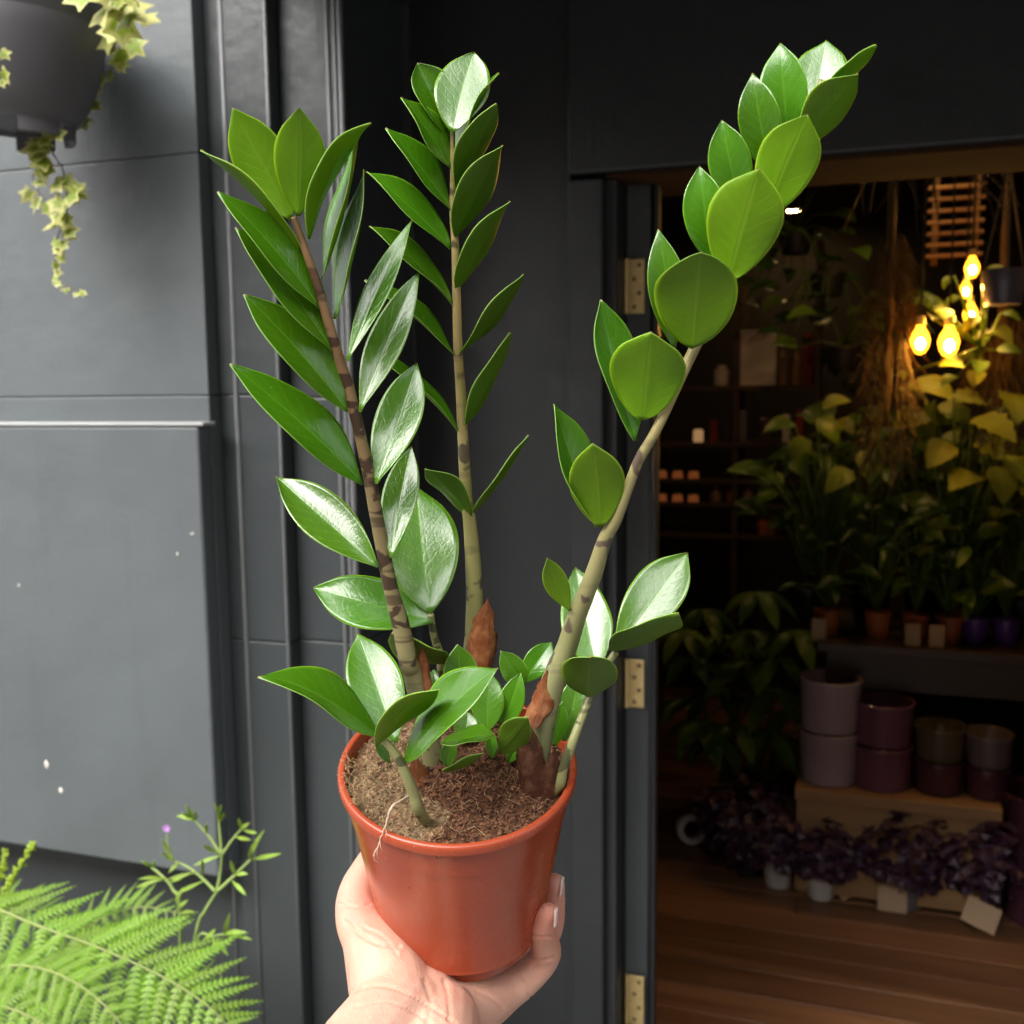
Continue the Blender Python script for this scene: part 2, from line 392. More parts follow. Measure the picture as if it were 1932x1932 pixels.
# ---- inside of the shop
YI0, YI1, XI0, XI1, ZC = YPAN + 0.121, 5.4, -2.2, 2.6, 2.42
fl = MB(); fl.add([(XI0,YI0-0.13,-0.022),(XI1,YI0-0.13,-0.022),(XI1,YI1,-0.022),(XI0,YI1,-0.022)], [(0,1,2,3)])
floor = tag(fl.build('floor', M_DARKWOOD), 'worn brown floor boards inside the dim shop', 'floor', kind='structure')
bw = 0.118; y = YI0 - 0.008; row = 0
while y < YI1:
    x = XI0 - rnd.uniform(0, 1.2)
    while x < XI1:
        L = rnd.uniform(1.3, 2.4); a = max(x, XI0); b = min(x + L, XI1)
        if b - a > 0.05:
            mb = MB(); dz = rnd.uniform(-0.0012, 0.0012)
            mb.box((a+0.001, y+0.0013, -0.02), (b-0.001, y+bw-0.0013, 0.0+dz)); o = mb.build('plank', M_FLOOR, floor, bevel=0.0016, seg=1)
        x += L
    y += bw; row += 1
def wallbox(name, a, b, m, label, cat='wall'):
    mb = MB(); mb.box(a, b); return tag(mb.build(name, m), label, cat, kind='structure')
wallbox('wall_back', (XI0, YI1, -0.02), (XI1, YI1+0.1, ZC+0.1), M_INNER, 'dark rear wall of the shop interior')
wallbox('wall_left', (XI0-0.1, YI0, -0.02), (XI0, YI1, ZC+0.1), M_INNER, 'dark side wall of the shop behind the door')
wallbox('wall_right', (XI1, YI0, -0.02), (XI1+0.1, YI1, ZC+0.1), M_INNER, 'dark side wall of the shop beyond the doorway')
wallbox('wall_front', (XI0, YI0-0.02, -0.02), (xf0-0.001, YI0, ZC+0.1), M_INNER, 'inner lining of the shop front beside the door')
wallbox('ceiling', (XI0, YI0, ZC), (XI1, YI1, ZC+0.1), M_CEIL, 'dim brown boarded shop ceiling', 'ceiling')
part('inner_head_beam', (xf0, YPAN + 0.125, zl + 0.02), (XR + 0.09, YPAN + 0.30, zl + 0.13), M_MATTE, 0.004)

# ================================================================== POTTED PLANT
def pot_mat():
    t = NT('terracotta_plastic'); ob = t.coord('Object'); n1 = t.noise(ob, 16, 4); n2 = t.noise(ob, 500, 3)
    cc = t.mix(n1, (0.300, 0.048, 0.018), (0.365, 0.064, 0.024))
    scr = t.ramp(t.noise(t.coord('Object', (1, 1, 0.06), (0.2, 0.35, 0)), 130, 3, 0.7), [(0, 0), (0.70, 0), (0.74, 1), (1, 1)])
    dust = t.ramp(t.noise(ob, 330, 2), [(0, 0), (0.74, 0), (0.77, 1), (1, 1)])
    smear = t.ramp(t.noise(ob, 34, 5, 0.7), [(0, 0), (0.58, 0), (0.74, 1), (1, 1)])
    cc = t.mix(t.math('MULTIPLY', scr, 0.12), cc, (0.7, 0.32, 0.2)); cc = t.mix(t.math('MULTIPLY', dust, 0.35), cc, (0.62, 0.42, 0.3)); cc = t.mix(t.math('MULTIPLY', smear, 0.14), cc, (0.20, 0.06, 0.025))
    rg = t.math('ADD', t.math('MULTIPLY', smear, 0.18), t.math('ADD', t.math('MULTIPLY', n1, 0.12), 0.20))
    return t.set(Base_Color=cc, Roughness=rg, Normal=t.bump(t.math('ADD', t.math('MULTIPLY', n2, 0.3), t.math('MULTIPLY', n1, 1.5)), 0.15, 0.0008), Specular_IOR_Level=0.55)
M_POT = pot_mat()
M_SOIL = plain('coir_soil', (0.105, 0.042, 0.018), 0.95, 0.6, 260, 0.9, 700, 0.002)
M_CRUST = plain('pale_soil_crust', (0.22, 0.145, 0.075), 0.95, 0.5, 230, 0.9, 700, 0.002)
M_FIB = plain('coir_fibre', (0.19, 0.082, 0.036), 0.9, 0.5, 90, 0.2)
M_FIBP = plain('pale_root_fibre', (0.36, 0.24, 0.12), 0.9, 0.3, 90, 0.2)
M_ROOT = plain('pale_root', (0.62, 0.47, 0.33), 0.8, 0.2, 90, 0.2)
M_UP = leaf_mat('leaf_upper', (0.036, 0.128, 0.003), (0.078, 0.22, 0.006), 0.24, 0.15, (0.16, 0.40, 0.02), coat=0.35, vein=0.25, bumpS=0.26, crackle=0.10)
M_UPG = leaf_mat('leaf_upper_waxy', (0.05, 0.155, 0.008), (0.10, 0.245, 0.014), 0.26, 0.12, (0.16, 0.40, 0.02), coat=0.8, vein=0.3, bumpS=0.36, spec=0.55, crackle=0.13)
M_DN = leaf_mat('leaf_under', (0.098, 0.215, 0.003), (0.166, 0.315, 0.004), 0.40, 0.30, (0.28, 0.58, 0.01), coat=0.0, vein=0.38, bumpS=0.3, spec=0.38, veincol=(0.24,0.38,0.03))
M_DND = leaf_mat('leaf_under_olive', (0.062, 0.140, 0.006), (0.100, 0.190, 0.010), 0.42, 0.25, (0.25, 0.40, 0.03), vein=0.2, bumpS=0.15, spec=0.4)
M_EDGE = plain('leaf_margin', (0.24, 0.42, 0.07), 0.4, 0.15, 30, 0.1)
def dry_mat(name, c1, c2, c3):
    t = NT(name); v = t.coord('UV', (9, 0.9, 1)); st = t.noise(v, 3.2, 5, 0.65, 0.4); ob = t.coord('Object'); pt = t.noise(ob, 150, 4, 0.6)
    cc = t.mix(t.ramp(st, [(0.32, 0), (0.68, 1)]), c1, c2); cc = t.mix(t.ramp(pt, [(0.45, 0), (0.75, 1)]), cc, c3)
    t.set(Base_Color=cc, Roughness=0.5, Normal=t.bump(t.math('ADD', t.math('MULTIPLY', st, 1.4), pt), 0.8, 0.0012))
    tr = t.n('ShaderNodeBsdfTranslucent'); t.l(cc, tr.inputs[0]); ms = t.n('ShaderNodeMixShader'); ms.inputs[0].default_value = 0.3
    t.l(t.b.outputs[0], ms.inputs[1]); t.l(tr.outputs[0], ms.inputs[2]); t.l(ms.outputs[0], t.out.inputs[0]); return t.m
M_DRY = dry_mat('dry_sheath', (0.16, 0.038, 0.010), (0.44, 0.135, 0.035), (0.52, 0.22, 0.08))
M_DRYD = dry_mat('dry_sheath_dark', (0.045, 0.014, 0.008), (0.17, 0.055, 0.024), (0.30, 0.14, 0.07))

def stem_mat(name, top, low, spot, amount, banded):
    t = NT(name); tc = t.n('ShaderNodeTexCoord'); sp = t.n('ShaderNodeSeparateXYZ'); t.l(tc.outputs['UV'], sp.inputs[0])
    v = sp.outputs[1]                                        # metres from the soil
    ob = t.coord('Object'); n1 = t.noise(ob, 110, 4); fine = t.noise(t.coord('Object', (1,1,0.12)), 600, 3)
    cc = t.mix(t.math('MULTIPLY', t.math('SUBTRACT', v, 0.05), 5.0, clamp=True), low, top)
    cc = t.mix(t.math('MULTIPLY', n1, 0.5), cc, tuple(x*0.72 for x in low))
    bl = t.ramp(t.noise(t.coord('Object', (1, 1, 1.0 if not banded else 1.7)), 62, 2, 0.5, 0.4), [(0, 0), (amount, 0), (amount+0.03, 1), (1, 1)])
    b2 = t.ramp(t.noise(t.coord('Object', (0.25, 0.25, 3.0)), 40, 2, 0.5, 0.3), [(0, 0), (amount+0.02, 0), (amount+0.07, 1), (1, 1)])
    sp_ = t.math('MAXIMUM', bl, t.math('MULTIPLY', b2, 0.75 if banded else 0.35))
    cc = t.mix(t.math('MULTIPLY', sp_, 0.88), cc, spot)
    t.set(Base_Color=cc, Roughness=0.42, Normal=t.bump(t.math('ADD', fine, n1), 0.25, 0.0006))
    return t.m
M_ST_L = stem_mat('stem_brown_banded', (0.20, 0.092, 0.042), (0.23, 0.22, 0.10), (0.030, 0.010, 0.007), 0.53, True)
M_ST_M = stem_mat('stem_tan', (0.36, 0.24, 0.10), (0.24, 0.26, 0.085), (0.05, 0.035, 0.025), 0.57, False)
M_ST_R = stem_mat('stem_tan_green', (0.32, 0.25, 0.10), (0.22, 0.23, 0.10), (0.07, 0.045, 0.04), 0.585, False)
M_ST_S = stem_mat('stem_small', (0.30, 0.32, 0.12), (0.25, 0.25, 0.10), (0.05, 0.05, 0.02), 0.58, True)

# pot: axis leans towards the viewer, as the hand holds it
D0 = 0.554
ax = (UP * math.cos(R(25.5)) + (-FWD) * math.sin(R(25.5)) + RGT * 0.0).normalized()
RIM = P(863.5, 1437, D0)                                   # centre of the rim opening
HP, RR, RB = 0.117, 0.0642, 0.0470
BOT = RIM - ax * HP
plant = thing('potted_plant', BOT, 'tall glossy green plant with three stems in a terracotta plastic pot held in a hand', 'plant')
def rr(h): return RB + (RR - 0.0022 - RB) * (h / HP)         # outer wall radius at height h
prof = [(0.0, 0.004), (0.03, 0.004), (RB - 0.009, 0.0035), (RB - 0.007, 0.0), (RB - 0.0035, 0.0), (RB - 0.0025, 0.001), (rr(0.011) - 0.0024, 0.0112), (rr(0.0114)+0.0004, 0.0116), (rr(0.0125)+0.0012, 0.0126), (rr(0.0145)+0.0004, 0.0146),
        (rr(0.05), 0.05), (rr(0.0925), 0.0925), (rr(0.0928)+0.0005, 0.0929), (rr(0.1110), 0.1110), (RR - 0.0005, 0.1112), (RR + 0.0002, 0.1117),
        (RR + 0.0003, 0.1150), (RR - 0.0003, 0.1163), (RR - 0.0011, 0.1169), (RR - 0.0020, 0.1170), (RR - 0.0030, 0.1168), (RR - 0.0036, 0.1162), (RR - 0.0040, 0.1140), (rr(0.10) - 0.0032, 0.10), (rr(0.06) - 0.003, 0.06), (rr(0.02)-0.003, 0.02), (0.0, 0.018)]
mb = MB(); mb.lathe(prof, BOT, ax, 128); pot = mb.build('pot', M_POT, plant, smooth=True, auto=33)

# soil
sx = RGT; sy = ax.cross(sx).normalized(); sx = sy.cross(ax).normalized()   # sy points away from the viewer
if sy.dot(FWD) < 0: sy = -sy
def soil_h(x, y):
    r = math.hypot(x, y)
    h = -0.0095 + 0.0105*math.exp(-((x-0.012)**2 + (y-0.004)**2)/(2*0.030**2)) + 0.006*math.exp(-((x+0.036)**2+(y-0.004)**2)/(2*0.018**2))
    h += 0.0042*noise.fractal(Vector((x*60, y*60, 1.7)), 1.0, 2.0, 4) + 0.0018*noise.noise(Vector((x*330, y*330, 4))) + 0.0011*noise.noise(Vector((x*800, y*800, 9)))
    return h
def soil_pt(x, y, dz=0.0): return RIM + sx*x + sy*y + ax*(soil_h(x, y) + dz)
def crusty(x, y): return x < -0.012 + 0.010*math.sin(y*120) and (x*x + y*y) < 0.06**2 and y < 0.045
mb = MB(); N = 130; RS = RR - 0.0039; idx = {}
for i in range(N+1):
    for j in range(N+1):
        x = (i/N*2-1)*RS; y = (j/N*2-1)*RS
        if math.hypot(x, y) < RS*1.004: idx[i, j] = len(mb.v); mb.v.append(soil_pt(x, y))
for (i, j) in list(idx):
    q = [(i, j), (i+1, j), (i+1, j+1), (i, j+1)]
    if all(k in idx for k in q):
        x = (i/N*2-1)*RS; y = (j/N*2-1)*RS
        mb.f.append(tuple(idx[k] for k in q)); mb.mi.append(1 if crusty(x + 0.006*noise.noise(Vector((x*200, y*200, 0))), y) else 0)
soil = mb.build('soil', [M_SOIL, M_CRUST], plant, smooth=True)
def soil_bits(name, n, cond, mats, ln, wd, seed):
    q = random.Random(seed); mb = MB(); k = 0
    while k < n:
        a = q.uniform(0, 6.283); r = RS*0.985*math.sqrt(q.random()); x, y = r*math.cos(a), r*math.sin(a)
        if not cond(x, y): continue
        k += 1
        p = soil_pt(x, y, 0.0004); d = (sx*q.gauss(0,1) + sy*q.gauss(0,1) + ax*q.gauss(0.15,0.55)).normalized()
        L = q.uniform(*ln); w_ = q.uniform(*wd); s = d.cross(ax if abs(d.dot(ax)) < 0.9 else sx).normalized()
        bend = (sx*q.gauss(0,1)+sy*q.gauss(0,1)+ax*q.gauss(0,1))*L*0.22
        a0, a1, a2 = p - d*L/2, p + bend, p + d*L/2
        n_ = d.cross(s)*w_*0.6
        mb.add([a0, a1 - s*w_, a1 + s*w_, a1 + n_, a2], [(0,1,3),(0,3,2),(0,2,1),(4,3,1),(4,2,3),(4,1,2)], q.randrange(len(mats)))
    return tag(mb.build(name, mats, soil), kind='stuff')
M_SOIL2 = plain('coir_crumb', (0.15, 0.060, 0.026), 0.95, 0.5, 200, 0.3)
M_SOIL3 = plain('coir_crumb_dark', (0.05, 0.02, 0.01), 0.95, 0.5, 200, 0.3)
soil_bits('coir_crumbs', 5200, lambda x, y: not crusty(x, y), [M_SOIL, M_SOIL2, M_SOIL3, M_FIB], (0.0012, 0.0042), (0.0004, 0.0011), 3)
soil_bits('coir_fibres', 1500, lambda x, y: True, [M_FIB, M_FIB, M_FIBP], (0.005, 0.014), (0.00010, 0.0002), 4)
soil_bits('crust_crumbs', 2600, crusty, [M_CRUST, M_FIBP, M_SOIL2, M_CRUST], (0.0010, 0.0032), (0.0003, 0.0008), 5)
# crumbs of soil stuck to the rim and the wall below it
qk = random.Random(31); mb = MB()
for k in range(70):
    an = qk.uniform(0, 6.283); hgt = HP - abs(qk.gauss(0, .004)) if k < 50 else HP - qk.uniform(.01, .05)
    rad_ = (RR - .001 if hgt > HP - .005 else rr(hgt)) + .0002; c = BOT + ax*hgt + (sx*math.cos(an) + sy*math.sin(an))*rad_
    r_ = qk.uniform(.00025, .0007); vs = [c + Vector((qk.gauss(0,1), qk.gauss(0,1), qk.gauss(0,1))).normalized()*r_ for _ in range(4)]
    mb.add(vs, [(0,1,2),(0,3,1),(0,2,3),(1,3,2)])
tag(mb.build('soil_specks', M_SOIL, pot), kind='stuff')
# a clump of fibre hanging over the rim and one long pale root down the outside
q = random.Random(2); mb = MB()
for i in range(60):
    an = R(q.uniform(178, 215)); c = RIM + sx*(RR-0.006)*math.cos(an) + sy*(RR-0.006)*math.sin(an) + ax*q.uniform(-0.003, 0.001)
    pts = [c]; d = (sx*math.cos(an) + sy*math.sin(an))*0.4 + ax*0.3
    for k in range(4): d = (d + sx*q.gauss(0,.6) + sy*q.gauss(0,.6) + ax*q.gauss(-0.05,.5)).normalized(); pts.append(pts[-1] + d*0.0018)
    mb.tube(pts, 0.00016, 4)
tag(mb.build('rim_fibres', M_FIBP, soil), kind='stuff')
mb = MB(); pts = [P(772,1500,.520), P(752,1514,.507), P(741,1521,.4990), P(733,1537,.4985), P(727,1560,.503), P(718,1583,.5075), P(712,1600,.5095), P(704,1615,.511)]
pts = [Vector(p) for p in crom(pts, 5)]
for i, p in enumerate(pts): pts[i] = p + RGT*rnd.gauss(0, .0002)
mb.tube(pts, [0.00075 - 0.0005*i/len(pts) for i in range(len(pts))], 6)
for k in (20, 26, 30, 33): mb.tube([pts[k], pts[k] + RGT*rnd.uniform(-.003,.003) - UP*.003, pts[k] + RGT*rnd.uniform(-.004,.004) - UP*.0055], 0.00014, 4)
mb.build('root', M_ROOT, plant, smooth=True)

# ---- leaves
def prof_std(t, pk=0.48, tipx=1.0, full=0.5):
    """half width along the leaf: narrow stalk end, full middle, drawn-out tip"""
    e0 = 0.95 - 0.33*full; e1 = 0.92 - 0.32*full
    if t < pk: s = t/pk; v = math.sin(s*math.pi/2)**e0
    else: s = (t-pk)/(1-pk); v = max(0.0, math.cos(s*math.pi/2))**e1
    if t > 0.80: v *= 1 - (0.30 + 0.28*full)*((t-0.80)/0.20)**(1.6 if tipx > 0 else 1)*tipx
    return v
NTL, NSL = 26, 14
def leaf(name, parent, B, T, W, face='u', roll=None, app=None, pk=0.48, fold=0.22, arch=0.06, tip=0.0, side=0.0, mats=None, thick=0.0007, wave=0.03, flip=1, twist=0.0, tipx=1.0, seed=None, full=None, N_set=None):
    """B,T: base and tip; W: width (m); app: how wide it looks (m) -> turned about its own axis"""
    q = random.Random(seed if seed is not None else hash((round(B.x*1e5), round(T.z*1e5))) & 0xffff)
    A = T - B; L = A.length; ah = A / L; mid = (B + T)/2
    view = (mid - CAM).normalized()
    s0 = ah.cross(view).normalized(); n0 = s0.cross(ah).normalized()      # n0 faces the viewer or away
    if n0.dot(view) > 0: n0 = -n0
    if full is None: full = max(0.0, min(1.0, (W/L - 0.28)/0.45))
    phi = roll if roll is not None else (math.acos(max(0.12, min(1.0, app / W))) if app else 0.0)
    best = None
    for sg in ((1, -1) if flip == 1 else (-1, 1)):
        n = n0*math.cos(phi) + s0*math.sin(phi)*sg
        N = n if face == 'u' else -n
        sc_ = N.dot(UP)
        if best is None or (flip == 1 and sc_ > best[0] + 1e-6): best = (sc_, N)
    N = best[1] if N_set is None else N_set
    N = (N - ah*N.dot(ah)).normalized(); S = ah.cross(N).normalized()
    top = []; bot = []; uvs = []; ph = q.uniform(0, 6.28)
    if twist == 0.0: twist = q.uniform(-.30, .30)
    side += q.uniform(-.015, .015)
    for i in range(NTL+1):
        t = i/NTL; t = t**0.92
        hw = max(0.0008*(1-t) + 0.0001, W/2*prof_std(t, pk, tipx, full))
        c = B + A*t + N*(arch*L*4*t*(1-t) + tip*L*max(0, t-0.6)**2*4) + S*(side*L*4*t*(1-t))
        tw = twist*(t-0.3); Sx = S*math.cos(tw) + N*math.sin(tw); Nx = N*math.cos(tw) - S*math.sin(tw)
        for j in range(NSL+1):
            s = j/NSL*2-1; a = abs(s)
            rip = wave*W*math.sin(ph + t*9 + (1.3 if s > 0 else 0))*a*a
            groove = -0.0005*math.exp(-(s*8)**2)*math.sin(math.pi*min(1, t*1.1))
            p = c + Sx*(s*hw*(1 - 0.18*fold*a)) + Nx*(fold*hw*(a**1.9) + rip + groove)
            th = thick*0.5*(1 - 0.5*a**4)
            top.append(p + Nx*th); bot.append(p - Nx*th); uvs.append((s, t))
    m = NSL+1; nv = len(top); mb = MB()
    fs = []; mi = []
    for i in range(NTL):
        for j in range(NSL):
            a, b, c, d = i*m+j, i*m+j+1, (i+1)*m+j+1, (i+1)*m+j
            fs.append((a, b, c, d)); mi.append(0); fs.append((nv+d, nv+c, nv+b, nv+a)); mi.append(1)
    for i in range(NTL):
        a, d = i*m, (i+1)*m; fs.append((a, d, nv+d, nv+a)); mi.append(2)
        a, d = i*m+NSL, (i+1)*m+NSL; fs.append((d, a, nv+a, nv+d)); mi.append(2)
    for j in range(NSL):
        a = NTL*m + j; fs.append((a, a+1, nv+a+1, nv+a)); mi.append(2)
        fs.append((j+1, j, nv+j, nv+j+1)); mi.append(2)
    mb.v = top + bot; mb.f = fs; mb.mi = mi; mb.uv = {i: uvs[i % nv] for i in range(2*nv)}
    o = mb.build(name, mats or [M_UP, M_DN, M_EDGE], parent, smooth=True)
    return o

# crops the points were measured in -> picture points
cA = lambda u, v: (359.6 + u*.3436, 55.3 + v*.3436)
cB = lambda u, v: (359.6 + u*.3436, 663.9 + v*.3436)
cC = lambda u, v: (968.2 + u*.3729, 55.3 + v*.3729)
cD = lambda u, v: (968.2 + u*.2291, 719.2 + v*.2291)
cE = lambda u, v: (470.3 + u*.4009, 1134.2 + v*.4009)
SCL = {'A': .3436, 'B': .3436, 'C': .3729, 'D': .2291, 'E': .4009}
CR = {'A': cA, 'B': cB, 'C': cC, 'D': cD, 'E': cE}

def stem(path, mat, name='stem', label=None):
    """path: (crop, u, v, depth, apparent diameter in crop units)"""
    pts = []; 
    for (c, u, v, d, w_) in path:
        px = CR[c](u, v); p = P(px[0], px[1], d); pts.append((p.x, p.y, p.z, w_*SCL[c]*d/F/2))
    pts = pts[::-1] if pts[0][2] > pts[-1][2] else pts
    p0_ = Vector(pts[0][:3]); lo = p0_ - ax*0.018 + (RIM - p0_)*0.22; pts = [(lo.x, lo.y, lo.z, pts[0][3])] + pts
    cu = crom(pts, 8); mb = MB()
    mb.tube([Vector(c[:3]) for c in cu], [max(0.0004, c[3]*(1 + 0.03*noise.noise(Vector(c[:3])*90))) for i, c in enumerate(cu)], 18)
    o = mb.build(name, mat, plant, smooth=True)
    if label: o['label'] = label
    return o, [(Vector(c[:3])) for c in cu]

BACK = Vector((math.sin(YAW), -math.cos(YAW), 0)); _hr = Vector((math.cos(YAW), math.sin(YAW), 0))
def LF(st, crop, b, t, w_, face, db, dt, real=None, crop_t=None, sh=None, **kw):
    """one leaf: base/tip in crop units, apparent width in crop units, depths; real = true width in metres"""
    pb = CR[crop](*b); pt = CR[crop_t or crop](*t)
    B, T = P(pb[0], pb[1], db), P(pt[0], pt[1], dt)
    if sh is not None:                                   # leaf lies so that it mirrors the sky at (azimuth from straight behind, elevation)
        az, el = R(sh[0]), R(sh[1]); sk = (BACK*math.cos(az) + _hr*math.sin(az))*math.cos(el) + Vector((0,0,1))*math.sin(el)
        vw = ((B+T)/2 - CAM).normalized(); H = (sk - vw).normalized(); rt = ray(*pt)
        dt = (B - CAM).dot(H)/rt.dot(H); dt = max(db-.05, min(db+.05, dt)); T = P(pt[0], pt[1], dt)
        ah = (T-B).normalized(); N = (H - ah*H.dot(ah)).normalized(); vw = ((B+T)/2 - CAM).normalized()
        ap = w_*SCL[crop]*((db+dt)/2)/F; cs = abs(N.dot(vw))/math.sqrt(max(.05, 1-ah.dot(vw)**2))
        return leaf('leaf', st, B, T, ap/max(.55, min(1, cs)), 'u', N_set=N, **kw)
    app = w_*SCL[crop]*((db+dt)/2)/F
    W = max(real or app, app)
    if face == 'd': kw['fold'] = kw.get('fold', .15)*.5
    return leaf('leaf', st, B, T, W, face, app=app, **kw)

UPM = [M_UP, M_DN, M_EDGE]; UPG = [M_UPG, M_DN, M_EDGE]; DNO = [M_UP, M_DND, M_EDGE]

# left stem ------------------------------------------------------------
stL, cL = stem([('A',566,1030,.474,34),('A',605,1140,.477,40),('A',650,1270,.480,44),('A',700,1410,.484,50),('A',745,1570,.488,54),('A',800,1750,.493,56),('B',830,80,.497,60),('B',868,200,.501,66),
     ('B',905,350,.505,66),('B',945,520,.510,66),('B',985,700,.515,72),('B',1015,870,.520,74),('B',1055,1080,.526,78),('B',1100,1300,.531,82),('B',1150,1480,.536,96),('B',1195,1700,.541,106),
     ('E',765,330,.545,92),('E',795,450,.549,96),('E',830,600,.553,98),('E',865,740,.556,100),('E',885,840,.560,104),('E',895,900,.562,100)], M_ST_L, label='brown banded stem leaning to the window side')
LF(stL,'A',(552,1045),(228,430),300,'d',.476,.462, fold=.12, pk=.55, arch=.03, flip=1)
LF(stL,'A',(590,1025),(597,428),284,'d',.472,.452, fold=.14, pk=.55, arch=.04)
LF(stL,'A',(645,1150),(945,492),112,'d',.476,.468, real=.026, fold=.25, arch=.05, tip=-.12, side=.03)
LF(stL,'A',(610,1230),(58,660),58,'d',.480,.462, real=.026, fold=.3, arch=.05, side=.02)
LF(stL,'A',(720,1370),(925,545),66,'u',.484,.478, real=.026, fold=.3, arch=-.03)
LF(stL,'A',(790,1590),(955,770),100,'u',.489,.480, real=.026, fold=.3, arch=-.03)
LF(stL,'A',(705,1530),(148,890),215,'u',.486,.465, real=.026, fold=.28, arch=.04, pk=.5)
LF(stL,'A',(775,1765),(247,1085),230,'u',.492,.476, real=.027, fold=.28, arch=.04, pk=.5)
LF(stL,'B',(862,328),(290,-316),262,'u',.499,.480, real=.029, fold=.30, arch=.03, pk=.5)
LF(stL,'B',(945,725),(213,68),262,'u',.513,.488, real=.030, fold=.25, arch=.04, pk=.48)
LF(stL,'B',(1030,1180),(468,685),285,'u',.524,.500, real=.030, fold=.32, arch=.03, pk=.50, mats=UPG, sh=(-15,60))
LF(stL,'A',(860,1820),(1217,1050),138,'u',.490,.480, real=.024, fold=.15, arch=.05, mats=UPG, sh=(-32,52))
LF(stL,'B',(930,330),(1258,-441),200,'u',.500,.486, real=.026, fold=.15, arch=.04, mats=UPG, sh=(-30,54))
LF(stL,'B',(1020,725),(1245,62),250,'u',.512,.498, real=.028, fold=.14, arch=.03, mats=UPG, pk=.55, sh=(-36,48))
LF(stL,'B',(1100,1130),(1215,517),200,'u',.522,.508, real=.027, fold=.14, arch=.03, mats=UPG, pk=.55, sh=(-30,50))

# small stem behind the left one ---------------------------------------
stS, _ = stem([('B',1318,1440,.560,36),('B',1335,1550,.566,42),('B',1372,1680,.572,46),('E',905,330,.577,40),('E',930,440,.583,42),('E',945,560,.588,44),('E',950,640,.592,44)], M_ST_S)
LF(stS,'B',(1315,1435),(1240,738),415,'u',.560,.566, fold=.08, arch=.03, pk=.50, mats=UPG, sh=(-20,58))
LF(stS,'B',(1330,1478),(672,1297),300,'u',.560,.540, real=.040, fold=.12, arch=.03, pk=.52, mats=UPM, sh=(-25,60))
LF(stS,'B',(1392,1712),(1103,1545),165,'d',.566,.545, real=.034, fold=.1, arch=-.08, pk=.52, mats=DNO)

# middle stem ----------------------------------------------------------
stM, cM = stem([('A',1440,555,.520,26),('A',1440,760,.525,30),('A',1440,1000,.531,38),('A',1452,1170,.535,42),('A',1460,1450,.541,46),('A',1468,1760,.548,50),('B',1482,200,.556,54),('B',1492,420,.561,56),
     ('B',1502,600,.564,62),('B',1516,800,.568,64),('B',1532,930,.571,72),('B',1547,1100,.575,84),('B',1558,1300,.579,92),('B',1558,1480,.583,98),('B',1550,1620,.586,104),('E',1035,330,.592,92),('E',1030,500,.598,94),('E',1028,640,.602,90)], M_ST_M, label='slim tan upright stem in the middle')
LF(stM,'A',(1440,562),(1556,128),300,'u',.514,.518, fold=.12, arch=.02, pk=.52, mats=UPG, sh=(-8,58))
LF(stM,'A',(1418,582),(1243,187),235,'u',.524,.520, real=.026, fold=.45, arch=.0, pk=.52)
LF(stM,'A',(1452,720),(1690,237),62,'u',.526,.520, real=.024, fold=.25, mats=UPG)
LF(stM,'A',(1425,760),(1157,372),150,'u',.524,.508, real=.024, fold=.25, arch=.04)
LF(stM,'A',(1425,990),(1073,540),138,'u',.530,.512, real=.024, fold=.28, arch=.04)
LF(stM,'A',(1425,1205),(966,782),150,'u',.535,.514, real=.025, fold=.28, arch=.04)
LF(stM,'A',(1435,1512),(980,1082),100,'u',.541,.520, real=.025, fold=.25, arch=.05)
LF(stM,'A',(1450,1790),(955,1377),80,'u',.547,.530, real=.025, fold=.25, arch=.05)
LF(stM,'B',(1468,430),(955,-14),66,'u',.560,.540, real=.025, fold=.25, arch=.05)
LF(stM,'A',(1455,895),(1680,408),150,'d',.527,.506, real=.025, fold=.15, arch=.03, pk=.5, mats=DNO)
LF(stM,'A',(1455,1138),(1712,635),195,'d',.532,.510, real=.026, fold=.15, arch=.03, pk=.5, mats=DNO)
LF(stM,'A',(1462,1438),(1752,942),138,'d',.540,.520, real=.026, fold=.2, arch=.03, mats=DNO)
LF(stM,'A',(1480,1778),(1826,1342),80,'d',.547,.535, real=.025, fold=.2, arch=-.04, mats=DNO)
LF(stM,'B',(1500,412),(1757,-106),98,'d',.560,.545, real=.025, fold=.2, arch=-.02, mats=DNO)
LF(stM,'B',(1538,908),(1287,640),125,'d',.568,.552, real=.024, fold=.15, arch=.06, mats=DNO, pk=.62)
LF(stM,'B',(1548,892),(1855,457),42,'d',.569,.560, real=.022, fold=.3, arch=-.03, mats=DNO)

# right stem -----------------------------------------------------------
stR, cR = stem([('C',1560,260,.462,30),('C',1480,470,.460,36),('C',1370,720,.460,42),('C',1210,1050,.462,48),('C',1060,1350,.466,52),('C',905,1640,.472,56),('D',1190,380,.478,84),('D',1040,640,.484,88),('D',945,880,.489,90),
     ('D',845,1130,.495,112),('D',760,1290,.499,118),('D',672,1560,.506,140),('D',595,1760,.512,150),('D',525,1930,.518,160),('E',1495,215,.526,100),('E',1430,380,.532,116),('E',1392,520,.537,118),('E',1375,640,.541,104),('E',1365,760,.544,96),('E',1362,860,.547,96)], M_ST_R, label='thick tan green stem arching over the doorway side')
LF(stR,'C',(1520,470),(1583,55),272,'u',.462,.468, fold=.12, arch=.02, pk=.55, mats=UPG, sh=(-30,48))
LF(stR,'C',(1560,450),(1840,80),82,'d',.458,.442, real=.025, fold=.2)
LF(stR,'C',(1440,640),(1742,224),190,'d',.456,.434, real=.028, fold=.12, arch=.05, pk=.6)
LF(stR,'C',(1400,610),(1350,65),246,'u',.466,.457, fold=.26, arch=.075, tip=-.05, pk=.55)
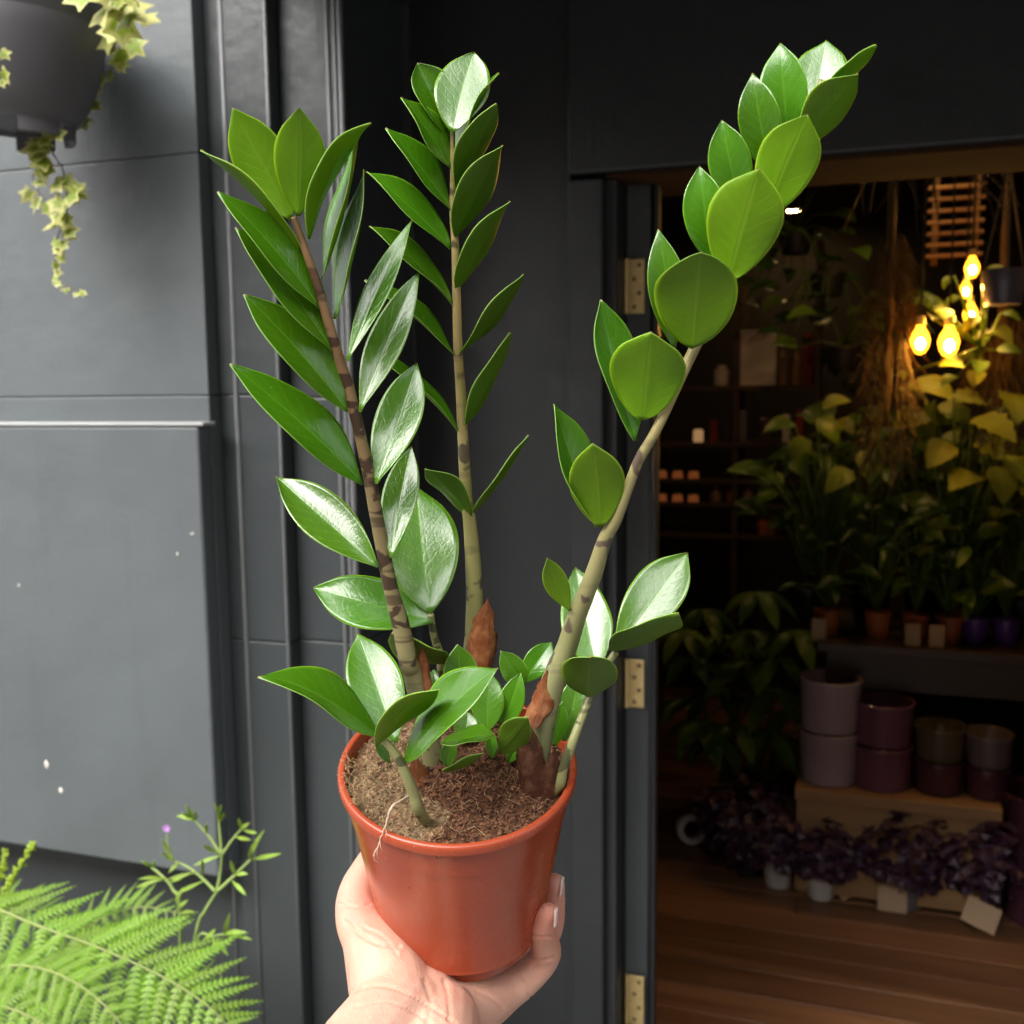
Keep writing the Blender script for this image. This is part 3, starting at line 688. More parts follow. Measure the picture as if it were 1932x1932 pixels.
LF(stR,'C',(1310,760),(1210,218),220,'u',.467,.456, fold=.34, arch=.075, tip=-.05, pk=.55)
LF(stR,'C',(1160,930),(1054,458),225,'u',.469,.458, fold=.32, arch=.075, tip=-.05, pk=.55)
LF(stR,'C',(1000,1190),(942,690),225,'u',.472,.462, fold=.32, arch=.075, tip=-.05, pk=.55)
LF(stR,'C',(815,1615),(732,1008),205,'u',.477,.464, fold=.36, arch=.075, tip=-.05, pk=.52)
LF(stR,'C',(1270,960),(1490,430),310,'d',.452,.430, fold=.14, arch=.04, pk=.60)
LF(stR,'C',(1090,1270),(1245,706),385,'d',.454,.430, fold=.14, arch=.04, pk=.58)
LF(stR,'C',(905,1615),(952,1126),425,'d',.462,.432, fold=.12, arch=.05, pk=.55, tipx=.3)
LF(stR,'C',(655,1975),(700,1534),390,'d',.476,.450, fold=.12, arch=.05, pk=.56)
LF(stR,'D',(1005,490),(715,-669),350,'u',.482,.478, real=.028, fold=.35, arch=-.03, pk=.55, mats=UPM)
LF(stR,'D',(715,1195),(655,517),468,'d',.494,.472, fold=.12, arch=.04, pk=.52)
LF(stR,'D',(685,1202),(335,188),300,'u',.497,.486, real=.026, fold=.3, arch=-.02, pk=.52)
LF(stR,'D',(470,1890),(278,1455),205,'d',.512,.498, fold=.15, arch=.05, pk=.52, side=.04)

# small stem on the right ----------------------------------------------
stQ, _ = stem([('E',1728,238,.542,32),('E',1700,275,.541,34),('E',1650,360,.539,34),('E',1602,455,.536,42),('E',1560,560,.534,42),('E',1515,680,.532,46),('E',1474,790,.534,52),('E',1450,872,.537,58)], M_ST_S)
LF(stQ,'E',(1600,455),(1609,258),268,'d',.535,.505, fold=.10, arch=.02, pk=.58, tipx=-.6, mats=DNO)
LF(stQ,'E',(1725,232),(2064,-227),255,'u',.543,.535, fold=.22, arch=.02, pk=.60, mats=UPG, sh=(-30,48))
LF(stQ,'E',(1712,232),(2023,62),118,'d',.540,.505, real=.034, fold=.2, arch=-.03, pk=.5, mats=DNO)
LF(stQ,'E',(1640,330),(1534,-158),248,'u',.556,.560, fold=.22, arch=.02, pk=.42, mats=UPG, sh=(-28,52))
LF(stQ,'E',(1480,660),(1560,330),150,'u',.560,.566, fold=.15, mats=UPG)
LF(stQ,'E',(1437,680),(1478,470),95,'u',.556,.556, fold=.2)

# small stem in front on the left --------------------------------------
stF, _ = stem([('E',612,628,.500,28),('E',650,672,.500,36),('E',700,735,.501,44),('E',740,820,.503,50),('E',775,910,.507,54),('E',798,985,.511,56)], M_ST_S)
LF(stF,'E',(612,642),(70,327),190,'u',.500,.470, real=.032, fold=.25, arch=.05, pk=.5, tip=-.1)
LF(stF,'E',(690,668),(508,148),262,'u',.508,.512, fold=.2, arch=.03, pk=.50, mats=UPM, sh=(-15,58))
LF(stF,'E',(598,676),(895,414),125,'d',.497,.474, real=.024, fold=.2, arch=.06, pk=.55)
LF(stF,'E',(735,756),(1170,314),200,'u',.499,.476, real=.034, fold=.22, arch=.05, pk=.52)

# low growth in the middle ---------------------------------------------
stC, _ = stem([('E',1120,600,.558,20),('E',1130,680,.560,24),('E',1140,760,.562,26)], M_ST_S)
LF(stC,'E',(1010,480),(980,203),175,'u',.560,.556, fold=.2, arch=.02)
LF(stC,'E',(1120,612),(1130,330),160,'u',.552,.560, fold=.12, arch=.03, pk=.45)
LF(stC,'E',(905,672),(1150,629),72,'u',.530,.525, real=.022, fold=.15, arch=.03)
LF(stC,'E',(1180,715),(1312,548),150,'d',.535,.516, fold=.15, arch=.03, mats=DNO)
LF(stC,'E',(1295,400),(1183,234),125,'u',.565,.560, fold=.25, mats=UPM)
LF(stC,'E',(1185,600),(1278,336),130,'u',.558,.558, fold=.25)
LF(stC,'E',(1290,380),(1426,192),130,'u',.575,.580, fold=.25, mats=UPM)
LF(stC,'E',(1370,360),(1420,222),60,'u',.578,.580, fold=.2, mats=UPG)
LF(stC,'E',(912,802),(1102,712),36,'d',.520,.515, real=.014, fold=.4, arch=-.08, mats=DNO)
LF(stC,'E',(880,450),(868,320),85,'u',.584,.590, fold=.2, mats=UPG)
LF(stC,'E',(930,775),(950,650),85,'u',.545,.545, fold=.3)
LF(stC,'E',(1010,660),(1030,520),120,'u',.560,.565, fold=.2, mats=UPG)
LF(stC,'E',(1145,740),(1130,600),60,'u',.552,.552, fold=.3)
LF(stC,'E',(660,760),(590,650),50,'u',.520,.515, fold=.3)
LF(stC,'E',(1220,760),(1275,640),70,'u',.552,.552, fold=.3)

# dry sheaths ------------------------------------------------------------
def sheath(crop, b, t, w_, d0, d1, mats, span=2.3, rag=.25, seed=1, bend=0.0, pk=.35):
    """papery dead sheath: a rolled, crumpled half tube drawn out to a torn tip"""
    qs = random.Random(seed); pb, pt = CR[crop](*b), CR[crop](*t); B, T = P(*pb, d0), P(*pt, d1); r0 = w_*SCL[crop]*(d0+d1)/2/F/2
    A = T - B; L = A.length; ah = A/L; view = ((B+T)/2 - CAM).normalized(); S = ah.cross(view).normalized(); N = S.cross(ah); 
    if N.dot(view) > 0: N = -N
    n, m = 26, 14; mb = MB(); off = qs.uniform(0, 50)
    for layer in (0, 1):
        for i in range(n+1):
            tt = i/n; prof = (math.sin(min(1, (tt+.12)/pk)*math.pi/2) if tt < pk else max(.03, 1-((tt-pk)/(1-pk))**1.5))
            for j in range(m+1):
                s_ = j/m*2-1; edge = abs(s_)
                hw = prof*(1 + rag*(noise.noise(Vector((tt*6+off, (1 if s_ > 0 else -1)*3, 0))) + .5*noise.noise(Vector((tt*21+off, (1 if s_ > 0 else -1)*3, 4))))*edge)
                an = s_*span/2*hw; nz = .6*noise.fractal(Vector((tt*1.6+off, s_*3.4, off)), 1, 2, 3) + .25*noise.noise(Vector((tt*7+off, s_*2, 5)))
                rad = r0*(1 + .34*nz) * (1 if layer == 0 else .93)
                p = B + A*tt*(1 + .03*noise.noise(Vector((s_*4, off, 2)))) + S*(math.sin(an)*rad*1.1) + N*((math.cos(an)-.75)*rad) + S*(bend*L*4*tt*(1-tt)) + N*(.05*r0*noise.noise(Vector((tt*16+off, s_*1.5, 1))))
                mb.v.append(p); mb.uv[len(mb.v)-1] = (s_*.85, tt)
    k = m+1; nv = (n+1)*k
    for i in range(n):
        for j in range(m):
            a, b_, c, d = i*k+j, i*k+j+1, (i+1)*k+j+1, (i+1)*k+j
            mb.f.append((a,b_,c,d)); mb.mi.append(0); mb.f.append((nv+d,nv+c,nv+b_,nv+a)); mb.mi.append(0)
        for j in (0, m):
            a, d = i*k+j, (i+1)*k+j; mb.f.append((a,d,nv+d,nv+a)); mb.mi.append(0)
    return mb.build('dry_sheath', mats[0], plant, smooth=True)
DR = [M_DRY, M_DRY, M_DRY]; DD = [M_DRYD, M_DRYD, M_DRYD]
sheath('B',(1590,1780),(1634,1355),150,.570,.566,DR, 2.4, .45, 1, .03, .45)
sheath('B',(1308,1880),(1272,1632),58,.545,.545,DD if False else DR, 3.4, .5, 2, .04, .5)
sheath('E',(1310,600),(1402,322),120,.530,.528,DR, 2.0, .4, 3, -.10, .5)
sheath('E',(1368,985),(1302,560),128,.536,.527,DD, 2.6, .35, 4, .02, .55)
sheath('E',(1390,960),(1440,690),80,.536,.530,DD, 2.6, .35, 5, .0, .5)
sheath('E',(845,950),(772,735),100,.545,.545,DR, 2.6, .4, 6, .03, .5)

# ================================================================== HAND
def skin_mat():
    t = NT('pale_skin'); ob = t.coord('Object')
    n1 = t.noise(ob, 26, 4); n2 = t.noise(ob, 90, 4); n3 = t.noise(ob, 700, 3)
    vo = t.n('ShaderNodeTexVoronoi'); vo.feature = 'DISTANCE_TO_EDGE'; t.l(ob, vo.inputs['Vector']); vo.inputs['Scale'].default_value = 900
    cr = t.n('ShaderNodeTexVoronoi'); cr.feature = 'DISTANCE_TO_EDGE'; t.l(t.coord('Object', (1, 1, 2.6), (0.3, 0.5, 0.2)), cr.inputs['Vector']); cr.inputs['Scale'].default_value = 95
    cc = t.mix(t.ramp(n1, [(0.35, 0), (0.65, 1)]), (0.60, 0.335, 0.245), (0.66, 0.42, 0.315))
    cc = t.mix(t.math('MULTIPLY', n2, 0.35), cc, (0.60, 0.29, 0.215))
    at = t.n('ShaderNodeAttribute', attribute_name='flush'); cc = t.mix(t.math('MULTIPLY', at.outputs['Fac'], 0.7), cc, (0.64, 0.25, 0.18))
    crease = t.math('MULTIPLY', cr.outputs[0], 22, clamp=True)
    h = t.math('ADD', t.math('MULTIPLY', t.math('MULTIPLY', vo.outputs[0], 5, clamp=True), 0.12), t.math('ADD', t.math('MULTIPLY', n3, 0.12), t.math('ADD', t.math('MULTIPLY', n2, 0.8), t.math('MULTIPLY', crease, 0.16))))
    t.set(Base_Color=cc, Roughness=0.46, Normal=t.bump(h, 0.45, 0.0014), Subsurface_Weight=0.35, Subsurface_Scale=0.004, Subsurface_Radius=(1.0, 0.35, 0.2))
    return t.m
M_SKIN = skin_mat()
M_NAIL = plain('polished_nail', (0.74, 0.52, 0.47), 0.18, 0.06, 40, 0.03, 200, 0.0002, Coat_Weight=0.6)
M_NAILTIP = plain('nail_tip', (0.80, 0.66, 0.58), 0.2, 0.05, 40, 0.03)

hb = MB()
def ball(c, r, sq=None, k=1.0, nu=14, nv=9):
    vs = []; fs = []
    for i in range(1, nv):
        th = math.pi*i/nv
        for j in range(nu):
            a = 2*math.pi*j/nu; v = Vector((math.sin(th)*math.cos(a), math.sin(th)*math.sin(a), math.cos(th)))
            if sq is not None: v = v - sq*(v.dot(sq)*(1-k))
            vs.append(c + v*r)
    tp = Vector((0,0,1)); bt = Vector((0,0,-1))
    if sq is not None: tp = tp - sq*(tp.dot(sq)*(1-k)); bt = bt - sq*(bt.dot(sq)*(1-k))
    vs += [c + tp*r, c + bt*r]; a0, b0 = len(vs)-2, len(vs)-1
    for i in range(nv-2):
        for j in range(nu): fs.append((i*nu+j, (i+1)*nu+j, (i+1)*nu+(j+1)%nu, i*nu+(j+1)%nu))
    for j in range(nu):
        fs.append((a0, j, (j+1)%nu)); fs.append((b0, (nv-2)*nu+(j+1)%nu, (nv-2)*nu+j))
    hb.add(vs, fs)
def chain(pts, n=7, sq=None, k=1.0):
    """pts: (px, py, depth, radius in px)"""
    q = [(*P(a, b, d), r*d/F) for (a, b, d, r) in pts]
    for c in crom(q, n): ball(Vector(c[:3]), c[3], sq, k)
flat = (ax*0.75 + (-FWD)*0.35).normalized()
# forearm and wrist
chain([(540,2260,.46,116),(604,2110,.485,104),(688,1985,.515,92),(744,1912,.538,84)], 6)
chain([(680,2290,.46,116),(755,2120,.49,104),(812,2000,.52,88),(828,1930,.545,78)], 6)
# heel of the hand and palm under the pot
chain([(752,1925,.537,84),(735,1858,.553,78),(716,1806,.562,66),(698,1772,.570,52)], 6)           # ball of the thumb
chain([(770,1920,.54,80),(800,1880,.562,66),(835,1868,.585,52),(880,1850,.610,46)], 6)
chain([(815,1935,.545,80),(862,1915,.562,62),(915,1890,.580,50),(955,1866,.592,40)], 6)            # edge of the palm to the little finger
chain([(800,1900,.55,70),(850,1870,.590,50),(905,1835,.620,44),(940,1800,.640,36)], 6)
chain([(760,1850,.575,60),(830,1835,.615,44),(890,1800,.650,42)], 6)
chain([(735,1810,.580,54),(800,1810,.635,42),(860,1770,.672,40)], 6)
# thumb, up along the far left side of the pot
chain([(702,1780,.568,54),(679,1742,.577,45),(672,1706,.586,39),(676,1676,.594,35),(690,1648,.602,32),(702,1622,.610,27),(710,1606,.615,22)], 7)
# little finger
chain([(955,1866,.592,40),(994,1842,.594,33),(1020,1815,.594,31),(1030,1794,.590,30),(1026,1771,.580,27),(1024,1750,.572,26),(1029,1733,.566,23),(1034,1723,.563,20)], 7)
# ring finger
chain([(940,1806,.640,38),(990,1790,.640,34),(1026,1762,.636,31),(1037,1735,.628,29),(1040,1708,.618,27),(1042,1688,.611,25),(1045,1674,.606,22),(1047,1666,.604,19)], 7)
# middle and index finger, behind the pot
chain([(890,1800,.655,38),(950,1750,.672,34),(990,1700,.672,32),(1000,1660,.662,29),(1000,1630,.650,26)], 7)
chain([(850,1770,.675,38),(890,1710,.690,34),(930,1660,.690,32),(945,1620,.680,28),(948,1590,.668,25)], 7)
tmp = hb.build('hand_parts', M_SKIN)
rm = tmp.modifiers.new('remesh', 'REMESH'); rm.mode = 'VOXEL'; rm.voxel_size = 0.0010; rm.use_smooth_shade = True
sm = tmp.modifiers.new('smooth', 'SMOOTH'); sm.factor = 0.5; sm.iterations = 16
dg = bpy.context.evaluated_depsgraph_get(); dg.update()
me = bpy.data.meshes.new_from_object(tmp.evaluated_get(dg), depsgraph=dg)
bpy.data.objects.remove(tmp)
HB = P(752, 1925, .537)
person = bpy.data.objects.new('person', me); col.objects.link(person); person.location = HB
me.transform(Matrix.Translation(-HB)); me.name = 'person'
me.materials.clear(); me.materials.append(M_SKIN)
me.polygons.foreach_set('use_smooth', [True]*len(me.polygons))
# skin folds: shallow furrows pressed into the surface where the hand bends
FOLDS = [([(652,1738),(682,1766),(716,1782),(752,1786)], .0011, 5), ([(690,1752),(722,1768),(748,1800)], .0006, 4), ([(668,1869),(715,1860),(770,1876),(830,1912),(880,1945)], .0008, 5), ([(672,1900),(730,1890),(790,1915),(830,1950)], .0006, 5),
         ([(838,1850),(846,1885),(848,1925)], .0007, 6), ([(800,1850),(812,1890),(806,1930)], .0005, 6), ([(978,1842),(992,1862),(1000,1880)], .0008, 4), ([(1002,1806),(1022,1812),(1046,1806)], .0009, 4), ([(1000,1762),(1020,1768),(1042,1766)], .0006, 3.5),
         ([(1020,1700),(1040,1706),(1062,1702)], .0006, 3.5), ([(640,1705),(668,1712),(698,1706)], .0006, 4), ([(900,1870),(930,1885),(950,1905)], .0005, 5)]
FL = []
for pts, dep, wd in FOLDS: FL.append(([Vector(c).to_2d() if False else Vector((c[0], c[1])) for c in crom(pts, 8)], dep, wd))
ca = me.color_attributes.new('flush', 'FLOAT_COLOR', 'POINT')
norms = [v.normal.copy() for v in me.vertices]
for i, v in enumerate(me.vertices):
    d = v.co + HB - CAM; z = d.dot(FWD); px = d.dot(RGT)/z*F + 966; py = 966 - d.dot(UP)/z*F
    if py < 2000 and norms[i].dot(FWD) < 0.25:
        disp = 0.0
        for pts, dep, wd in FL:
            dm = min((px-p.x)**2 + (py-p.y)**2 for p in pts)
            if dm < 9*wd*wd: disp += 1.35*dep*(math.exp(-dm/(2*(wd*.55)**2)) - .35*math.exp(-dm/(2*(wd*1.5)**2)))
        v.co -= norms[i]*disp
    fl = max(math.exp(-((px-1040)**2 + (py-1740)**2)/(2*62**2)), .8*math.exp(-((px-690)**2 + (py-1700)**2)/(2*48**2)), .45*math.exp(-((px-850)**2 + (py-1880)**2)/(2*40**2)))
    ca.data[i].color = (fl, fl, fl, 1)
tag(person, 'bare pale hand and wrist cradling the terracotta pot from below', 'person')
def nail(c, along, out, L, W):
    """a curved nail plate: c centre, along = towards the fingertip, out = away from the finger"""
    along = along.normalized(); out = (out - along*out.dot(along)).normalized(); s = along.cross(out); mb = MB(); n, m = 8, 8
    for i in range(n+1):
        t = i/n; y = (t-0.5)*L; hw = W/2*(0.85 + 0.2*math.sin(t*math.pi))*(1 if t < 0.8 else math.sqrt(max(0.05, 1-((t-0.8)/0.22)**2)))
        for j in range(m+1):
            a = (j/m*2-1); mb.v.append(c + along*y + s*(a*hw) + out*(-a*a*W*0.22 - (t-0.5)**2*L*0.12 + 0.0004))
            mb.uv[len(mb.v)-1] = (a, t)
    for i in range(n):
        for j in range(m):
            k = i*(m+1)+j; mb.f.append((k, k+1, k+m+2, k+m+1)); mb.mi.append(1 if i >= 7 else 0)
    o = mb.build('fingernail', [M_NAIL, M_NAILTIP], person, smooth=True)
    so_ = o.modifiers.new('thick', 'SOLIDIFY'); so_.thickness = 0.0006; so_.offset = 0
nail(P(1051,1730,.561), UP*.95 + RGT*.02, RGT*.95 - FWD*.10 + UP*.15, .0098, .0080)
nail(P(1062,1672,.603), UP*.97 + RGT*.10, RGT*.95 - FWD*.06 + UP*.12, .0108, .0088)
# fine hairs along the edge of the wrist
M_HAIR = plain('fine_hair', (0.10, 0.06, 0.035), 0.5)
q = random.Random(5); mb = MB(); tree_pts = [p for p in me.polygons]
for k in range(260):
    p = me.polygons[q.randrange(len(me.polygons))]; c = p.center + HB; nn = p.normal
    d = c - CAM; z = d.dot(FWD); px = d.dot(RGT)/z*F + 966; py = 966 - d.dot(UP)/z*F
    if px > 690 or py < 1850 or abs(nn.dot(FWD)) > 0.5: continue
    a = c + (nn*0.6 + UP*0.7 + RGT*q.gauss(0,.3))*0.003
    b = a + (nn*0.2 + UP*0.6 + RGT*q.gauss(0.1,.4))*0.003
    mb.tube([c, a, b], [0.00007, 0.00005, 0.00002], 3)
if mb.v: tag(mb.build('arm_hair', M_HAIR, person), kind='stuff')

# ================================================================== PLANTS BY THE WALL
M_GREYPOT = plain('grey_plastic', (0.125, 0.122, 0.136), 0.5, 0.12, 10, 0.1, 300, 0.0005)
def ivy_mat(name, g, cream):
    t = NT(name); tc = t.n('ShaderNodeTexCoord'); sp = t.n('ShaderNodeSeparateXYZ'); t.l(tc.outputs['UV'], sp.inputs[0])
    ob = t.coord('Object'); n = t.noise(ob, 130, 3); oi = t.n('ShaderNodeObjectInfo')
    e = t.math('ADD', t.math('ADD', sp.outputs[0], t.math('MULTIPLY', t.math('SUBTRACT', n, 0.5), 1.0)), t.math('MULTIPLY', t.math('SUBTRACT', oi.outputs['Random'], 0.5), 0.5))
    cc = t.mix(t.ramp(e, [(0.52, 0), (0.66, 1)]), t.mix(n, tuple(x*.6 for x in g), tuple(x*1.5 for x in g)), cream)
    t.set(Base_Color=cc, Roughness=0.45, Normal=t.bump(n, 0.3, 0.001))
    tr = t.n('ShaderNodeBsdfTranslucent'); t.l(cc, tr.inputs[0]); ms = t.n('ShaderNodeMixShader'); ms.inputs[0].default_value = 0.25
    t.l(t.b.outputs[0], ms.inputs[1]); t.l(tr.outputs[0], ms.inputs[2]); t.l(ms.outputs[0], t.out.inputs[0]); return t.m
M_IVY = ivy_mat('variegated_ivy', (0.24, 0.34, 0.02), (0.64, 0.63, 0.22))
M_VINE = plain('vine_stem', (0.13, 0.075, 0.04), 0.7)
def ivy_mesh(seed):
    q = random.Random(seed); lob = [(0, 1.0), (28, .58), (58, .86), (92, .50), (128, .70), (160, .42), (180, .20)]
    out = [(R(a), r*(1+q.uniform(-.12,.12))) for a, r in lob]; ring = out + [(-a, r*(1+q.uniform(-.1,.1))) for a, r in reversed(out[1:-1])]
    vs = [(0, 0, 0.0)]; uv = [0.0]
    for f, ud in ((0.5, .5), (1.0, 1.0)):
        for (a, r) in ring: vs.append((math.sin(a)*r*f, math.cos(a)*r*f, -0.10*f*f*r + 0.07*f*math.sin(3*a+seed))); uv.append(ud)
    n = len(ring); fs = [(0, 1+k, 1+(k+1)%n) for k in range(n)] + [(1+k, 1+n+k, 1+n+(k+1)%n, 1+(k+1)%n) for k in range(n)]
    me = bpy.data.meshes.new('ivy_leaf'); me.from_pydata(vs, [], fs); ul = me.uv_layers.new(name='UVMap')
    for lp in me.loops: ul.data[lp.index].uv = (uv[lp.vertex_index], 0)
    me.polygons.foreach_set('use_smooth', [True]*len(fs)); me.materials.append(M_IVY)
    return me
IVY = [ivy_mesh(k) for k in range(5)]
def place_leaf(me, parent, pos, up, nrm, size, name='leaf'):
    """put a shared leaf mesh: tip along up, face along nrm"""
    up = up.normalized(); nrm = (nrm - up*nrm.dot(up)).normalized(); x = up.cross(nrm)
    o = bpy.data.objects.new(name, me); col.objects.link(o); o.parent = parent
    o.matrix_local = Matrix.Translation(pos - root_loc(parent)) @ Matrix(((x.x, up.x, nrm.x, 0), (x.y, up.y, nrm.y, 0), (x.z, up.z, nrm.z, 0), (0, 0, 0, 1))) @ Matrix.Scale(size, 4)
    return o

# hanging pot
YH = 1.335
hc = PY(40, 240, YH); sd_ = (hc - CAM).dot(FWD)/F                 # metres per picture point there
hp_r, hb_r, hh = 168*sd_, 96*sd_, 222*sd_
hang = thing('hanging_planter', hc, 'grey plastic pot of variegated ivy hung high on the pilaster', 'planter')
mb = MB(); mb.lathe([(0, 0.006), (hb_r*.86, 0.006), (hb_r*.9, 0.0), (hb_r, 0.0), (hb_r*1.015, 0.004), (hb_r*1.10, hh*.05), (hb_r + (hp_r-hb_r)*.40, hh*.20), (hb_r + (hp_r-hb_r)*.66, hh*.42), (hb_r + (hp_r-hb_r)*.82, hh*.62), (hb_r + (hp_r-hb_r)*.90, hh*.775), (hp_r*.955, hh*.782), (hp_r*.965, hh*.795), (hp_r, hh*.98), (hp_r*1.0, hh), (hp_r*.97, hh), (hp_r*.93, hh*.8), (hb_r*.95, 0.03), (0, 0.03)], hc, n=64)
mb.build('pot', M_GREYPOT, hang, smooth=True, auto=45)
for k in range(5):                                              # feet under the pot
    a0 = R(k*72 + 22); mb = MB(); n = 8; vs = []
    for i in range(n+1):
        a = a0 + R(46)*i/n
        for (r, z) in ((hb_r*1.0, 0.004), (hb_r*.985, -.020), (hb_r*.85, -.020), (hb_r*.83, 0.004)): vs.append(hc + Vector((r*math.cos(a), r*math.sin(a), z)))
    mb.add(vs, [(i*4+j, i*4+(j+1)%4, i*4+4+(j+1)%4, i*4+4+j) for i in range(n) for j in range(4)] + [(3,2,1,0), (n*4, n*4+1, n*4+2, n*4+3)])
    mb.build('foot', M_GREYPOT, hang, smooth=True, auto=40)
mb = MB(); mb.lathe([(0, hh*.93), (hp_r*.94, hh*.93)], hc, n=40); mb.build('soil', M_SOIL, hang)
mb = MB(); zb = hh*.9; mb.box((hc.x-.02, hc.y+hp_r*.9, hc.z+zb-.03), (hc.x+.02, YP0+.001, hc.z+zb-.022)); mb.build('bracket', M_GREYPOT, hang, bevel=.001)
q = random.Random(11)
def vine(pts, sizes, every=1, jitter=.5, r0=.0016):
    """pts in picture points with plane Y; leaves of given size along it"""
    pp = [Vector(PY(a, b, Y)) for (a, b, Y) in pts]; cu = [Vector(c) for c in crom(pp, 6)]
    mb = MB(); mb.tube(cu, [r0*(1-.6*i/len(cu)) for i in range(len(cu))], 6); v = mb.build('vine', M_VINE, hang, smooth=True)
    n = len(sizes)
    for i, s in enumerate(sizes):
        if s <= 0: continue
        c = cu[min(len(cu)-1, int((i+.5)/n*len(cu)))]
        sidev = RGT*q.uniform(-1, 1)
        d = (sidev + Vector((0,0,-1))*q.uniform(.1, 1.0) - FWD*q.uniform(0,.4)).normalized()
        nr = (-FWD*q.uniform(.5,1.2) + Vector((0,0,1))*q.uniform(-.1,.9) + RGT*q.gauss(0,.5))
        place_leaf(IVY[q.randrange(5)], v, c + d*s*sd_*.55, d, nr, s*sd_*q.uniform(.85,1.15)*.74)
vine([(98,232,1.33),(92,262,1.34),(100,290,1.35),(118,318,1.36),(122,350,1.36),(128,380,1.36),(122,415,1.36),(108,450,1.36),(104,490,1.37),(112,525,1.37),(135,545,1.37),(150,552,1.37)],
     [30,34,30,40,44,40,38,44,46,42,40,46,48,50,40,44,46,34,40,30,28,22,24,20,22,16,18,20,18,16,14,16,12,14,12])
vine([(86,232,1.33),(70,262,1.34),(62,285,1.34),(70,310,1.35),(62,335,1.35),(72,360,1.36),(85,375,1.36)], [26,30,0,22,0,28,34,36,34,30])
vine([(205,-30,1.30),(230,10,1.33),(236,50,1.37),(228,80,1.40),(215,110,1.42),(205,140,1.43)], [60,62,64,58,60,56,54,50,40,34,26,20,18])
vine([(160,-40,1.24),(215,-12,1.27),(255,0,1.3),(262,15,1.31)], [50,55,60,52,46,44])
vine([(185,40,1.42),(190,100,1.43),(172,160,1.44),(160,210,1.44),(150,240,1.44)], [40,36,30,24,30,20,22,30,14,20,24,16])
vine([(-6,80,1.20),(-4,110,1.19),(-2,130,1.19),(-4,150,1.19)], [26,28,24,20])

# fern ---------------------------------------------------------------
M_FERN = leaf_mat('fern_green', (0.11, 0.25, 0.010), (0.25, 0.42, 0.028), 0.5, 0.3, (0.35, 0.6, 0.08), vein=0.0, bumpS=0.05)
M_FERNST = plain('fern_stalk', (0.24, 0.30, 0.08), 0.6)
YW = 1.28
fc = PY(120, 2050, YW)
fern = thing('fern', fc, 'bright green lacy fern growing at the foot of the pilaster', 'plant')
def pinna(parent, B, T, N, W, n=15, droop=.1):
    """one leaflet of a frond: midrib with toothed lobes both sides"""
    A = T - B; L = A.length; ah = A/L; S = ah.cross(N).normalized(); N = S.cross(ah).normalized(); mb = MB()
    for i in range(n):
        t = (i+.6)/n; tp = (1-t)**.75*(1 if t > .12 else .75); c = B + A*t - N*(droop*L*t*t)
        for sg in (-1, 1):
            l = W*tp*rnd.uniform(.74,1.14); w_ = L/n*.48
            d = (S*sg + ah*.42 - N*.18).normalized(); a0 = c - ah*w_; a1 = c + ah*w_
            m_ = c + d*l*.55; k0 = m_ - ah*w_*.86; k1 = m_ + ah*w_*.40; tipp = c + d*l + ah*w_*.8 - N*l*.15
            mb.add([a0, a1, k1 + N*.0, tipp, k0, m_ + N*l*.06], [(0,1,5),(1,2,5),(2,3,5),(3,4,5),(4,0,5)], 0, [(0.3,.1)]*6)
    pts = [B + A*(k/6) - N*(droop*L*(k/6)**2) + N*.0004 for k in range(7)]
    mb.tube(pts, [.0011*(1-.85*k/6) for k in range(7)], 4, 1)
    return mb.build('pinna', [M_FERN, M_FERNST], parent)
def frond(path, n, reach, tilt=(0,0,1), k0=0.04, wid=.19):
    cu = [Vector(c) for c in crom([tuple(PY(a, b, Y)) for (a, b, Y) in path], 10)]; mb = MB()
    mb.tube(cu, [.0028*(1-.75*i/len(cu)) for i in range(len(cu))], 6); fr = mb.build('frond', M_FERNST, fern, smooth=True)
    Nn = Vector(tilt).normalized()
    for i in range(n):
        t = k0 + (1-k0)*(i+.5)/n; f = t*(len(cu)-1); a = int(f); c = cu[a].lerp(cu[min(a+1, len(cu)-1)], f-a)
        tg = (cu[min(a+2, len(cu)-1)] - cu[max(a-2, 0)]).normalized(); S = tg.cross(Nn).normalized()
        ln = reach*(math.sin(math.pi*min(.955, .22 + t*.80))**.8)*rnd.uniform(.84,1.10)
        for sg in (-1, 1):
            d = (S*sg + tg*(.55 + rnd.gauss(0,.12)) + Nn*rnd.gauss(.03,.16)).normalized()
            pinna(fr, c, c + d*ln - Vector((0,0,1))*ln*.22, (Nn + S*sg*.25).normalized(), ln*wid*rnd.uniform(.85,1.15), droop=rnd.uniform(.0,.24), n=max(9, int(20*ln/reach)))
    return fr
CN = (-FWD*.62 + Vector((0,0,1))*.80)
frond([(-60,1690,1.30),(60,1742,1.27),(190,1790,1.24),(310,1845,1.21),(400,1905,1.19),(450,1965,1.18)], 21, .155, CN, k0=.02)
frond([(40,2000,1.33),(100,1830,1.34),(180,1740,1.35),(260,1712,1.36),(335,1722,1.36)], 16, .09, CN)
frond([(-120,1900,1.18),(-40,1890,1.15),(60,1920,1.12),(150,1990,1.1)], 14, .13, CN)
frond([(-80,1760,1.36),(-10,1720,1.36),(60,1715,1.37),(120,1740,1.37)], 12, .08, CN)

frond([(-60,1850,1.24),(20,1822,1.2),(110,1838,1.17),(190,1890,1.14),(250,1960,1.12)], 16, .10, CN)
frond([(120,2080,1.25),(190,1960,1.25),(270,1880,1.26),(350,1840,1.27),(420,1836,1.28)], 16, .075, CN)
